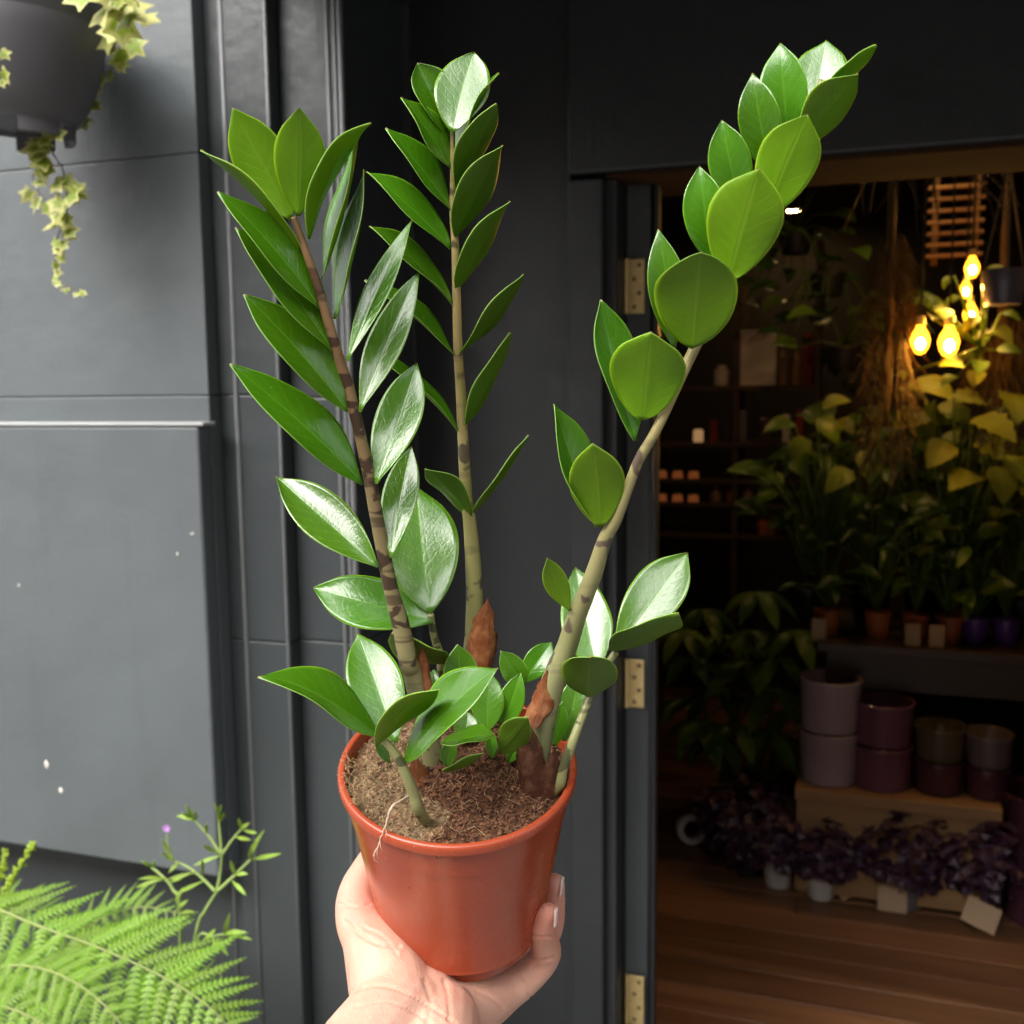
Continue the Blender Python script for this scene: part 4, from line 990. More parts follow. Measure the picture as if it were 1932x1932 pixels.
# thin-leaved herb with one mauve flower --------------------------------
M_HERB = leaf_mat('herb_green', (0.22, 0.36, 0.035), (0.32, 0.46, 0.07), 0.5, 0.25, (0.35, 0.55, 0.1), vein=0.0, bumpS=0.05)
M_HERBST = plain('herb_stem', (0.26, 0.36, 0.10), 0.6)
M_MAUVE = plain('mauve_petal', (0.50, 0.24, 0.62), 0.5, 0.15)
herb = thing('flowering_herb', PY(370, 1960, 1.33), 'thin stemmed herb with narrow leaves and a tiny mauve flower beside the fern', 'plant')
def hleaf(st, B, T, W):
    leaf('leaf', st, B, T, W, 'u', fold=.3, arch=rnd.uniform(-.1,.14), mats=[M_HERB, M_HERB, M_HERB], pk=.5, wave=.05, roll=rnd.uniform(0,.6))
hX = lambda u, v, Y: PY(.2864*u, 1438.5 + .2864*v, Y)
def hstem(pts, Y=1.33, r=.0020):
    cu = [Vector(c) for c in crom([tuple(hX(a, b, Y + (i*.004))) for i, (a, b) in enumerate(pts)], 5)]; mb = MB()
    mb.tube(cu, [r*(1-.45*i/len(cu)) for i in range(len(cu))], 7); return mb.build('stem', M_HERBST, herb, smooth=True), cu
NTL, NSL = 8, 4
def sprays(st, lst, Y=1.33, W=.0062):
    for (a, b, c, d) in lst: hleaf(st, hX(a, b, Y), hX(c, d, Y - rnd.uniform(0,.03)), W)
s1, _ = hstem([(1150,2000),(1290,1140),(1350,980),(1430,850)], 1.33, .0036)
s2, _ = hstem([(1430,850),(1450,740),(1462,610)], 1.33, .003); sprays(s2, [(1460,610,1270,680),(1445,600,1330,540)])
s3, _ = hstem([(1462,610),(1450,480),(1440,370)], 1.33, .0026); sprays(s3, [(1440,380,1408,262),(1440,380,1460,275),(1438,400,1478,330)])
s4, _ = hstem([(1455,605),(1380,490),(1280,380)], 1.33, .0026); sprays(s4, [(1280,385,1160,352),(1280,380,1220,275),(1285,385,1275,310),(1360,470,1362,400),(1270,370,1190,330)])
s5, _ = hstem([(1465,605),(1530,510),(1590,440)], 1.33, .0024); sprays(s5, [(1590,440,1695,465),(1590,440,1650,395),(1585,440,1570,365),(1550,490,1655,510)])
s6, _ = hstem([(1430,850),(1540,750),(1650,640)], 1.33, .0030); sprays(s6, [(1650,640,1745,440),(1650,640,1855,600),(1650,635,1660,540),(1550,740,1520,645),(1560,740,1635,735),(1530,780,1625,880)], W=.007)
s7, _ = hstem([(1420,850),(1330,760),(1240,690),(1150,650)], 1.33, .0028); sprays(s7, [(1150,650,1060,590),(1150,650,1060,500),(1180,660,1110,730),(1340,760,1330,640),(1340,780,1170,860),(1300,720,1100,770)])
s8, _ = hstem([(1140,650),(1110,560),(1098,470)], 1.33, .002)
mb = MB(); c0 = hX(1098, 432, 1.325)
for k in range(5):
    a = R(72*k+15); d = (RGT*math.cos(a)*.8 + UP*math.sin(a)*.8 - FWD*.3).normalized(); s = d.cross(FWD).normalized()
    mb.add([c0, c0 + d*.004 + s*.0032, c0 + d*.0075, c0 + d*.004 - s*.0032, c0 + d*.004 - FWD*.0012], [(0,1,4),(1,2,4),(2,3,4),(3,0,4)])
mb.build('flower', M_MAUVE, s8, smooth=True)
s9, _ = hstem([(1190,1980),(1185,1000),(1140,840),(1090,770),(1000,690)], 1.34, .0034); sprays(s9, [(1000,690,925,650),(1010,700,1018,640),(1090,770,905,770),(1090,770,890,830),(1120,790,1260,720),(1170,960,1240,905),(1180,1000,1285,985),(1160,930,1210,820)], 1.34)
s10, _ = hstem([(1200,2000),(1290,1200),(1400,1150),(1480,1130)], 1.32, .0028); sprays(s10, [(1480,1135,1518,985),(1480,1135,1665,1170),(1470,1140,1640,1125),(1420,1160,1505,1275),(1400,1170,1440,1260),(1340,1170,1420,1095)], 1.32, .0075)
NTL, NSL = 26, 14

# conifer sprig at the left edge ------------------------------------------
M_CON = plain('conifer_green', (0.30, 0.42, 0.03), 0.6, 0.35, 60)
con = thing('conifer_sprig', PY(-40, 1900, 1.3), 'yellow green conifer sprig at the edge beside the fern', 'plant')
q = random.Random(9)
for (path, nm) in (([(-60,1950),(-20,1760),(25,1660),(66,1590)], 26), ([(-70,1900),(-30,1780),(0,1720),(30,1690)], 16), ([(-40,1800),(-15,1690),(5,1640),(12,1605)], 14)):
    cu = [Vector(c) for c in crom([tuple(PY(a, b, 1.36)) for a, b in path], 10)]; mb = MB(); mb.tube(cu, .0022, 5)
    for i in range(nm*7):
        t = q.random(); c = cu[int(t*(len(cu)-1))]; d = (RGT*q.gauss(0,1) + UP*q.gauss(.5,.7) - FWD*q.gauss(.2,.6)).normalized(); L = q.uniform(.006,.016)*(1.25-.6*t)
        mb.tube([c, c + d*L*.6 + UP*.001, c + d*L + UP*.003], [.0022, .0026, .0006], 5)
    mb.build('branch', M_CON, con, smooth=True)

# ================================================================== ACROSS THE STREET (what the pot and the leaves mirror)
M_BRICK = plain('pale_brick_far', (0.34, 0.27, 0.22), 0.85, 0.25, 2)
M_GLASSD = plain('dark_window_glass', (0.03, 0.035, 0.04), 0.1, 0.1)
opp = thing('terrace_building', (0, -8.5, -0.14), 'pale brick terrace facing the shop across the street', 'building')
part('wall', (-30, -16, -0.14), (30, -8.5, 7.6), M_BRICK, 0, opp)
part('parapet', (-30.2, -16.2, 7.601), (30.2, -8.3, 8.0), M_STONE, 0.02, opp)
for k in range(14):
    for z in (1.0, 4.3):
        x = -24.6 + k*3.6; part('window', (x, -8.52, z), (x+1.2, -8.46, z+2.0), M_GLASSD, 0, opp)

# ================================================================== INSIDE THE SHOP
def mlight(name, c, s): return emit_mat(name, c, s)
M_BULB = emit_mat('lit_filament', (1.0, 0.52, 0.10), 300)
M_BULBG = emit_mat('bulb_glow', (1.0, 0.25, 0.008), 5.0)
M_SPOT = emit_mat('lit_downlight', (1.0, 0.60, 0.24), 42)
M_CANDLE = emit_mat('candle_glow', (1.0, 0.26, 0.07), 0.04)
M_BLACK = plain('black_metal', (0.018, 0.018, 0.018), 0.45)
M_CARD = plain('buff_card', (0.44, 0.31, 0.19), 0.8, 0.08)
M_PAPER = plain('white_paper', (0.66, 0.60, 0.52), 0.8, 0.08)
M_LILAC = plain('lilac_glaze', (0.44, 0.37, 0.43), 0.22, 0.08, 6, 0.05)
M_PLUM = plain('plum_glaze', (0.20, 0.085, 0.145), 0.20, 0.1, 6, 0.05)
M_PLUMD = plain('dark_plum_glaze', (0.085, 0.03, 0.05), 0.20, 0.1, 6, 0.05)
M_OLIVE = plain('olive_glaze', (0.12, 0.10, 0.07), 0.18, 0.1, 6, 0.05)
M_GREYG = plain('grey_glaze', (0.17, 0.14, 0.16), 0.20, 0.1, 6, 0.05)
M_PURP = plain('purple_plastic', (0.10, 0.03, 0.22), 0.4)
M_TERRA = plain('orange_pot', (0.42, 0.11, 0.03), 0.6)
M_WHITEP = plain('white_plastic', (0.55, 0.53, 0.50), 0.45)
M_RED = plain('red_binding', (0.22, 0.02, 0.02), 0.6)
M_GLASSJ = plain('amber_jar', (0.30, 0.16, 0.07), 0.15)
M_LF1 = leaf_mat('houseplant_leaf', (0.07, 0.16, 0.018), (0.15, 0.24, 0.03), 0.35, 0.3, (0.4, 0.5, 0.05), vein=0.3, bumpS=0.3)
M_LF2 = leaf_mat('dark_houseplant_leaf', (0.03, 0.085, 0.015), (0.055, 0.13, 0.022), 0.32, 0.25, (0.25, 0.35, 0.05), vein=0.3, bumpS=0.3)
M_LF3 = leaf_mat('lime_houseplant_leaf', (0.25, 0.34, 0.04), (0.38, 0.44, 0.07), 0.4, 0.3, (0.5, 0.55, 0.08), vein=0.3, bumpS=0.3)
M_HEU = leaf_mat('plum_foliage', (0.028, 0.008, 0.024), (0.060, 0.020, 0.050), 0.45, 0.05, (0.2, 0.05, 0.1), vein=0.3, bumpS=0.4)
M_MOSS = plain('dried_moss', (0.12, 0.078, 0.026), 0.9, 0.5, 60, 0.8, 200, 0.004)
M_ROPE = plain('jute_rope', (0.22, 0.16, 0.09), 0.9)

def lpot(name, c, rt, rb, h, m, label, cat='pot', group=None, lip=.012):
    mb = MB(); mb.lathe([(0, .004), (rb*.94, 0), (rb, .006), (rt, h-lip), (rt*1.03, h-lip*.7), (rt*1.03, h-.002), (rt*1.0, h), (rt*.93, h-.004), (rb*.88, .02), (0, .02)], (0,0,0), n=40)
    o = mb.build(name, m, smooth=True, auto=50); o.location = c
    return tag(o, label, cat, group)

def generic_leaf(name, W, fold, arch, pk, mats, nt_=10, ns=6, droop=0.0, lobes=0):
    """unit-length leaf mesh along +Y, face +Z, shared by many copies"""
    mb = MB(); th = .006
    for sgn in (1, -1):
        for i in range(nt_+1):
            t = i/nt_; hw = max(.012, W/2*prof_std(t, pk))
            if lobes: hw *= .62 + .38*abs(math.cos(t*math.pi*lobes))**.6
            for j in range(ns+1):
                s = j/ns*2-1; mb.v.append(Vector((s*hw, t, arch*4*t*(1-t) - droop*t*t + fold*hw*s*s + sgn*th*(1-abs(s)*.8)))); mb.uv[len(mb.v)-1] = (s, t)
    m = ns+1; nv = (nt_+1)*m
    for i in range(nt_):
        for j in range(ns):
            a, b, c, d = i*m+j, i*m+j+1, (i+1)*m+j+1, (i+1)*m+j
            mb.f.append((a,b,c,d)); mb.mi.append(0); mb.f.append((nv+d,nv+c,nv+b,nv+a)); mb.mi.append(0)
    o = mb.build(name, mats, smooth=True); me = o.data; bpy.data.objects.remove(o); return me
LM = {'heart1': generic_leaf('heart_leaf', .78, .2, .06, .30, [M_LF1], droop=.25), 'heart2': generic_leaf('dark_leaf', .62, .25, .06, .38, [M_LF2], droop=.3),
      'lime': generic_leaf('lime_leaf', .80, .2, .08, .32, [M_LF3], droop=.25), 'blade': generic_leaf('blade_leaf', .20, .3, .10, .4, [M_LF2], droop=.5),
      'palm': generic_leaf('palmate_leaflet', .34, .2, .05, .55, [M_LF1], droop=.35), 'palmd': generic_leaf('palmate_leaflet_dark', .34, .2, .05, .55, [M_LF2], droop=.35),
      'mon': generic_leaf('split_leaf', .85, .15, .06, .35, [M_LF3], nt_=26, droop=.3, lobes=4.5)}
q = random.Random(21)
def shrub(c, label, kinds, n, spread, height, size, pot_m=None, pot_r=.07, pot_h=.10, hang=0.0, group=None, name='potted_houseplant', cat='plant', up=.6):
    root = thing(name, c, label, cat, group)
    if pot_m is not None:
        mb = MB(); mb.lathe([(0,.003),(pot_r*.72,0),(pot_r*.76,.004),(pot_r*.96,pot_h*.85),(pot_r*1.03,pot_h*.86),(pot_r*1.03,pot_h),(pot_r*.95,pot_h),(pot_r*.9,pot_h*.85),(0,pot_h*.85)], c, n=28); mb.build('pot', pot_m, root, smooth=True, auto=45)
    base = Vector(c) + Vector((0,0,pot_h if pot_m is not None else 0))
    for k in range(n):
        a = q.uniform(0, 6.283); rr_ = spread*math.sqrt(q.uniform(.05,1)); hz = height*q.uniform(.25,1)
        if hang: hz = q.uniform(-hang, height)
        tp = base + Vector((rr_*math.cos(a), rr_*math.sin(a), hz))
        md = base.lerp(tp, .5) + Vector((0,0,abs(hz)*.25+.02))
        mb = MB(); mb.tube([base, md, tp], [.004,.003,.002], 5); st = mb.build('stalk', M_LF1, root, smooth=True)
        d = Vector((math.cos(a), math.sin(a), q.uniform(-.5, up))); nr = Vector((math.cos(a)*.4+q.gauss(0,.3), math.sin(a)*.4-.5, 1))
        place_leaf(LM[q.choice(kinds)], st, tp, d, nr, size*q.uniform(.7,1.2))
    return root

# bench of rough pine with glazed pots stacked on it
YBn = 3.20
zb = PY(1690, 1508, YBn).z; xb0 = XA(1500, YBn, 1475); xb9 = XA(1892, YBn, 1545)
bench = thing('plank_bench', ((xb0+xb9)/2, YBn+.17, 0), 'low rough pine bench carrying the stacked glazed pots', 'bench')
part('top_plank', (xb0, YBn, zb-.035), (xb9, YBn+.175, zb), M_RAW, .003, bench)
part('top_plank', (xb0+.01, YBn+.18, zb-.036), (xb9-.02, YBn+.36, zb-.001), M_RAW, .003, bench)
part('front_board', (xb0+.005, YBn+.012, .02), (xb9-.005, YBn+.034, zb-.037), M_RAW, .002, bench)
for x in (xb0+.012, xb9-.052): part('leg', (x, YBn+.036, 0), (x+.04, YBn+.33, zb-.038), M_RAW, .002, bench)
stacks = [(1563, 1475, 1262, 56, M_LILAC, M_LILAC, 'pale lilac', 'nearest the leafy indoor tree'), (1661, 1507, 1305, 55, M_PLUM, M_PLUM, 'plum', 'second from the leafy indoor tree'),
          (1769, 1517, 1352, 46, M_PLUMD, M_OLIVE, 'dark', 'third along the bench'), (1861, 1524, 1367, 42, M_PLUMD, M_GREYG, 'smaller dark', 'at the far end of the bench')]
cols = [('pale lilac','pale lilac'), ('plum','plum'), ('dark plum','olive'), ('dark plum','grey')]
for i, (px, yb_, yt, hw, m0, m1, cn, wh) in enumerate(stacks):
    Yc = YBn + .12; cpos = PY(px, yb_-12, Yc); r = hw*(cpos-CAM).dot(FWD)/F; zt_ = PY(px, yt+14, Yc).z; h = (zt_ - zb)/2
    for lv in (0, 1):
        lpot('glazed_pot', (cpos.x, Yc, zb + lv*(h+.001)), r*(1.0 if lv else .985), r*.93, h, (m0, m1)[lv],
             '%s glazed pot, %s of the stack %s' % (cols[i][lv], ('bottom', 'top')[lv], wh), 'pot', 'glazed pots stacked on the bench')
# tall purple pot at the right edge
c = PZ(1945, 1745, 0); lpot('tall_pot', (c.x+.03, c.y+.05, 0), .12, .10, .40, M_PLUMD, 'tall dark purple pot on the floor at the end of the bench', 'pot')

# heucheras on the floor, each in a small pot
def heuchera(px, py, r, label, pm=M_WHITEP, hw=.15, hh_=.17, seed=1):
    g = PZ(px, py, 0); root = thing('plum_foliage_plant', (g.x, g.y, 0), label, 'plant', 'plum leaved plants in front of the bench')
    mb = MB(); mb.lathe([(0,.003),(r*.75,0),(r*.78,.003),(r,.085),(r*1.04,.086),(r*1.04,.10),(r*.94,.10),(0,.09)], (g.x,g.y,0), n=28); mb.build('pot', pm, root, smooth=True, auto=45)
    qq = random.Random(seed); mb = MB(); cc = Vector((g.x, g.y, .10))
    for k in range(190):
        v = Vector((qq.gauss(0,1), qq.gauss(0,1), qq.gauss(.2,.8))); v.normalize(); v = Vector((v.x*hw, v.y*hw*.8, v.z*hh_*.6 + hh_*.42)) * qq.uniform(.65,1.0)
        p = cc + v; nn = (v.normalized() + Vector((qq.gauss(0,.4), qq.gauss(0,.4), .5))).normalized(); a = nn.orthogonal().normalized(); b = nn.cross(a); s = qq.uniform(.018,.034)
        ring = [p + (a*math.cos(j*math.pi/5.5) + b*math.sin(j*math.pi/5.5))*s*(1+.2*math.sin(j*2.9)) - nn*s*.25*(1+.9*math.sin(j*2.3+k)) for j in range(11)]
        mb.add([p] + ring, [(0, 1+j, 1+(j+1)%11) for j in range(11)], 0, [(0,.5)] + [(.9,.5)]*11)
    tag(mb.build('foliage', M_HEU, root), kind='stuff')
heuchera(1412, 1648, .055, 'plum leaved plant in front of the indoor tree, beside the white tape roll', M_BLACK, .17, .24, 1)
heuchera(1467, 1668, .052, 'plum leaved plant in a white pot under the pale lilac pots', M_WHITEP, .145, .20, 2)
heuchera(1548, 1690, .050, 'plum leaved plant in a white pot under the plum pots', M_WHITEP, .13, .17, 3)
heuchera(1708, 1708, .055, 'plum leaved plant with an upright buff card against its pot', M_GREYPOT, .165, .23, 4)
heuchera(1852, 1722, .055, 'plum leaved plant beside the tilted buff card and tall purple pot', M_BLACK, .17, .24, 5)
def card(px, py, w_, h, tilt, lean, label, z=0.0, m=M_CARD, dy=0.0, name='price_card'):
    g = PZ(px, py, z); mb = MB(); u = Vector((math.cos(tilt), 0, math.sin(tilt))); v = Vector((-math.sin(tilt)*math.cos(lean), math.sin(lean), math.cos(tilt)*math.cos(lean)))
    n = u.cross(v); c = Vector((g.x, g.y+dy, z+.002)) + v*h/2 + Vector((0,0,abs(math.sin(tilt))*w_/2)); mb.obox((0,0,0), u*w_/2, v*h/2, n*.0012); o = mb.build(name, m); o.location = c
    return tag(o, label, 'card')
card(1683, 1722, .085, .105, 0, .12, 'upright buff price card leaning on a plum leaved plant')
card(1842, 1762, .10, .075, -.38, .45, 'buff price card tilted on the floor by the tall purple pot')
card(1598, 1702, .03, .09, .6, .5, 'narrow wooden plant label fallen on the floor boards', m=M_RAW, name='plant_label')
# roll of tape
g = PZ(1303, 1590, 0); mb = MB(); mb.lathe([(.030,-.022),(.052,-.022),(.052,.022),(.030,.022)], (0,0,0), Vector((.35,-.85,.25)), 36, close=True)
o = mb.build('tape_roll', M_WHITEP, smooth=True, auto=40); o.location = (g.x, g.y, .052); tag(o, 'white roll of tape standing on the floor boards', 'tape')
g = PZ(1216, 1838, 0); mb = MB(); mb.box((-.020,-.014,0),(.020,.014,.024)); o = mb.build('door_wedge', M_WHITEP, bevel=.004); o.location = (g.x, g.y, 0.0); tag(o, 'small pale door wedge on the floor by the hinge', 'wedge')

# indoor tree with palmate leaves
g = PZ(1440, 1600, 0); tr_ = thing('indoor_tree', (g.x, g.y+.10, 0), 'leafy indoor tree with palmate leaves and braided trunk beside the bench', 'plant')
tb = Vector((g.x, g.y+.10, 0))
mb = MB(); mb.lathe([(0,.003),(.085,0),(.09,.004),(.115,.19),(.125,.192),(.125,.215),(.11,.215),(.105,.19),(0,.19)], tb, n=36); mb.build('pot', M_DARKWOOD, tr_, smooth=True, auto=45)
zt0 = PY(1430, 1330, tb.y).z
for k in range(3):
    pts = [tb + Vector((.016*math.cos(k*2.09+i*.8), .016*math.sin(k*2.09+i*.8), .18 + (zt0-.18)*i/9)) for i in range(10)]
    mb = MB(); mb.tube(pts, .011, 8); mb.build('trunk', M_RAW, tr_, smooth=True)
q = random.Random(33); top = tb + Vector((0,0,zt0))
for (px, py, s) in ((1330,1150,.10),(1432,1118,.11),(1500,1190,.10),(1300,1240,.10),(1405,1250,.12),(1350,1300,.11),(1460,1300,.11),(1390,1370,.10),(1425,1190,.10),(1350,1390,.09),(1470,1240,.10),(1500,1340,.09),(1290,1320,.09),(1370,1200,.11),(1450,1380,.11),(1320,1360,.11),(1400,1420,.09),(1290,1190,.09),(1480,1420,.09)):
    e = PY(px, py, tb.y + q.uniform(-.22,.12)); mb = MB(); mb.tube([top, top.lerp(e, .5) + Vector((0,0,.05)), e], [.005,.004,.003], 6); br = mb.build('branch', M_LF2, tr_, smooth=True)
    for j in range(6):
        a = j*1.047 + q.uniform(-.2,.2); d = Vector((math.cos(a), math.sin(a)*.8, -.35)); place_leaf(LM['palm' if q.random() < .7 else 'palmd'], br, e, d, Vector((0,-.35,1)) + d*.3, s*q.uniform(1.2,1.7))

# table with potted plants
YT = 3.34; zt_ = PY(1700, 1222, YT).z; xt0 = XA(1541, YT, 1205); XT9 = 2.3
tbl = thing('display_table', (xt0+.8, YT+.4, 0), 'long dark table edge above the bench carrying potted houseplants', 'table')
part('table_top', (xt0, YT, zt_-.03), (XT9, YT+.85, zt_), M_DARKWOOD, .003, tbl)
part('apron', (xt0+.03, YT+.03, zt_-.15), (XT9-.03, YT+.05, zt_-.031), M_DARKWOOD, .002, tbl)
part('back_board', (xt0+.03, YT+.62, .02), (XT9-.03, YT+.64, zt_-.031), M_INNER, .002, tbl)
for x in (xt0+.03, XT9-.09):
    for yy in (YT+.052, YT+.76): part('leg', (x, yy, 0), (x+.06, yy+.06, zt_-.031), M_DARKWOOD, .003, tbl)
def ontable(px, dy): 
    p = PY(px, 1190, YT+dy); return (p.x, YT+dy, zt_)
tabs = [(1560, M_TERRA, ['heart2','palmd'], 'houseplant in an orange pot at the near corner of the table', .12, .26), (1655, M_TERRA, ['heart2','blade'], 'dark leaved houseplant in the second orange pot on the table', .14, .34),
        (1727, M_TERRA, ['heart2'], 'houseplant in the third orange pot beside a buff card', .13, .30), (1790, M_TERRA, ['heart1','heart2'], 'houseplant in the fourth orange pot on the table', .13, .34),
        (1840, M_PURP, ['heart1','palm'], 'houseplant in the nearer purple pot on the table', .13, .30), (1898, M_PURP, ['heart1','heart2'], 'houseplant in the purple pot at the picture edge', .13, .34)]
for (px, m, ks, lb, spd, hgt) in tabs: shrub(ontable(px, .12), lb, ks, 13, spd, hgt, .085, m, .042, .085, group='potted houseplants along the table')
for (px, h, lb) in ((1545, .07, 'small orange lit card in the plant at the table corner'), (1722, .07, 'orange lit card standing between the orange pots'), (1768, .07, 'orange lit card by the fourth orange pot')):
    p = ontable(px, .03); mb = MB(); mb.box((-.022,-.001,0),(.022,.001,h)); o = mb.build('price_card', M_CARD); o.location = (p[0], p[1], p[2]+.075*0+.001); tag(o, lb, 'card')
# taller plants behind on the table
for (px, py, dy, ks, n, spd, hgt, s, lb) in ((1525, 1120, .34, ['heart1','heart2','blade'], 26, .20, .55, .12, 'bushy green plant behind the orange pots on the table'), (1640, 1100, .45, ['heart2','blade','heart1'], 30, .24, .62, .13, 'wide dark plant in the middle of the table'),
        (1745, 1080, .42, ['heart1','heart2'], 28, .22, .60, .13, 'leafy plant under the glowing bulbs'), (1850, 1080, .45, ['heart1','heart2','palm'], 30, .24, .58, .13, 'dense leafy plant at the far end of the table'), (1925, 1000, .30, ['heart1','lime'], 20, .20, .62, .13, 'lime and green plant at the picture edge of the table')):
    p = ontable(px, dy); shrub(p, lb, ks, n, spd, hgt, s, M_BLACK, .075, .12, group='tall plants on the table')
def at_pts(root, lst, kinds, size, Y, name='leaf'):
    for (px, py) in lst:
        e = PY(px, py, Y + q.uniform(-.12,.12)); b = root.location.lerp(e, .55)
        mb = MB(); mb.tube([root.location + Vector((0,0,.1)), b + Vector((0,0,.04)), e], [.005,.004,.003], 6); st = mb.build('stalk', M_LF1, root, smooth=True)
        d = Vector((q.uniform(-1,1), q.uniform(-.8,.1), q.uniform(-.6,.5))); place_leaf(LM[q.choice(kinds)], st, e, d, Vector((q.gauss(0,.3), -.55, .9)), size*q.uniform(.85,1.2))
mon = thing('split_leaf_plant', PY(1800, 1150, YT+.30), 'big lime split leaf plant glowing under the lit bulbs', 'plant')
at_pts(mon, [(1770,765),(1800,750),(1835,790),(1790,835),(1830,850),(1880,880),(1900,860),(1770,800),(1925,800),(1840,820),(1755,830),(1815,800),(1860,760),(1905,740),(1780,880),(1850,900),(1925,910),(1745,780),(1880,810)], ['mon','lime'], .13, YT+.10)
trl = thing('trailing_plant', PY(1560, 1100, YT+.25), 'yellow lit trailing plant above the orange pots', 'plant')
at_pts(trl, [(1500,800),(1540,790),(1575,795),(1600,820),(1625,805),(1650,825),(1680,880),(1560,840),(1475,870),(1450,890),(1530,830),(1640,850),(1510,860),(1590,860),(1620,770),(1550,770),(1660,900),(1700,850),(1610,890)], ['heart1','lime','heart2'], .095, YT+.10)
# hanging mossy column
mb = MB(); c0 = PY(1682, 440, 3.2); c1 = PY(1682, 870, 3.2); L = c0.z - c1.z; qq = random.Random(3)
for k in range(520):
    t = qq.random(); a = qq.uniform(0, 6.283); r = .055*(.6+.5*math.sin(t*3)) ; p = Vector((c0.x + r*math.cos(a), 3.2 + r*math.sin(a), c0.z - L*t)); d = Vector((math.cos(a)*.3+qq.gauss(0,.25), math.sin(a)*.3+qq.gauss(0,.25), -1)).normalized()
    mb.tube([p, p + d*.05 + Vector((qq.gauss(0,.008),0,0)), p + d*.10], [.0022,.0018,.0008], 4)
mb.tube([(c0.x,3.2,ZC),(c0.x,3.2,c1.z+.1)], .012, 8)
tag(mb.build('hanging_moss', M_MOSS), 'golden brown hanging moss column beside the lit bulbs', 'plant')
mb = MB(); c0 = PY(1890, 600, 3.5); c1 = PY(1890, 830, 3.5); L = c0.z-c1.z
for k in range(420):
    t = qq.random(); a = qq.uniform(0, 6.283); r = .07; p = Vector((c0.x + r*math.cos(a), 3.5 + r*math.sin(a), c0.z - L*t)); d = Vector((math.cos(a)*.2+qq.gauss(0,.25), math.sin(a)*.2+qq.gauss(0,.25), -1)).normalized()
    mb.tube([p, p + d*.05, p + d*.11], [.0022,.0018,.0008], 4)
mb.tube([(c0.x,3.5,ZC),(c0.x,3.5,c1.z+.1)], .012, 8)
tag(mb.build('hanging_moss', M_MOSS), 'darker hanging moss column under the grey hanging pot', 'plant')
# lit bulbs
def bulb(px, py, Y, r, label, mats=(M_BULBG, M_BULB), long=1.5):
    c = PY(px, py, Y); root = thing('pendant_bulb', c, label, 'lamp', 'lit filament bulbs hanging among the plants')
    mb = MB(); mb.lathe([(0,-r*long),(r*.5,-r*long*.88),(r*.85,-r*long*.5),(r,0),(r*.8,r*.7),(r*.45,r*1.25),(r*.38,r*1.6)], c, n=20); mb.build('glass', mats[0], root, smooth=True)
    mb = MB(); mb.lathe([(0,-r*.8),(r*.36,-r*.5),(r*.42,-r*.1),(r*.3,r*.25),(0,r*.45)], c - Vector((0,r*.78,r*.2)), n=14); mb.build('filament', mats[1], root, smooth=True)
    mb = MB(); mb.lathe([(0,r*2.6),(r*.45,r*2.6),(r*.5,r*1.6),(0,r*1.55)], c, n=16); mb.build('cap', M_BRASS, root, smooth=True, auto=40)
    mb = MB(); mb.tube([c + Vector((0,0,r*2.6)), Vector((c.x, c.y, ZC))], .003, 6); mb.build('cord', M_BLACK, root)
bulb(1736, 642, 3.15, .026, 'lit amber bulb nearest the golden moss column')
bulb(1790, 645, 3.15, .028, 'lit amber bulb hanging lowest in the middle')
bulb(1834, 505, 3.3, .020, 'highest lit amber bulb under the slatted rack')
bulb(1831, 592, 3.3, .020, 'lit amber bulb below the highest one')
bulb(1822, 547, 3.3, .016, 'small lit bulb between the two upper bulbs')
lv = thing('bulb_side_plant', PY(1850, 720, 3.25), 'yellow leaves clustered around the lit bulbs', 'plant')
at_pts(lv, [(1760,600),(1812,560),(1850,600),(1860,640),(1815,680),(1760,560),(1850,680),(1880,660),(1800,520),(1740,570),(1865,560),(1835,640),(1770,690),(1805,710),(1845,700),(1720,700),(1875,620),(1855,520),(1785,600),(1890,590)], ['lime','heart1'], .06, 3.2)
# downlight in the ceiling
c = PZ(1495, 396, ZC); mb = MB(); mb.lathe([(0,-.004),(.031,-.004)], (0,0,0), n=28, mi=0); mb.lathe([(.031,-.004),(.042,-.008),(.05,0)], (0,0,0), n=28, mi=1)
o = mb.build('ceiling_downlight', [M_SPOT, M_BLACK]); o.location = (c.x, c.y, ZC); tag(o, 'small round lit downlight in the brown ceiling', 'lamp')
for (x, y_, lb) in ((0.15, 3.35, 'added unseen downlight above the walkway in front of the table'), (1.0, 3.0, 'added unseen downlight above the bench'), (0.5, 3.75, 'added unseen downlight above the table plants'), (-0.5, 3.5, 'added unseen downlight above the shelving unit')):  # extra lamps added behind the lintel to brighten the interior
    o2 = bpy.data.objects.new('ceiling_downlight', o.data); col.objects.link(o2); o2.location = (x, y_, ZC); tag(o2, lb, 'lamp', 'downlights in the ceiling')
o['group'] = 'downlights in the ceiling'
# slatted rack under the ceiling
rk = thing('slatted_rack', PY(1800, 400, 3.6), 'slatted wooden rack hung below the ceiling above the bulbs', 'rack')
Yr = 3.55
for i in range(7):
    a = PY(1752, 352 + i*20, Yr); b = PY(1862, 346 + i*20, Yr); mb = MB(); mb.box((a.x, Yr-.01+i*.02, a.z-.012), (b.x, Yr+.01+i*.02, a.z)); mb.build('slat', M_RAW, rk, bevel=.002, seg=1)
for px in (1768, 1848):
    a = PY(px, 345, Yr); b = PY(px, 490, Yr); mb = MB(); mb.box((a.x, Yr+.16, b.z), (a.x+.02, Yr+.18, ZC)); mb.build('upright', M_RAW, rk, bevel=.002, seg=1)
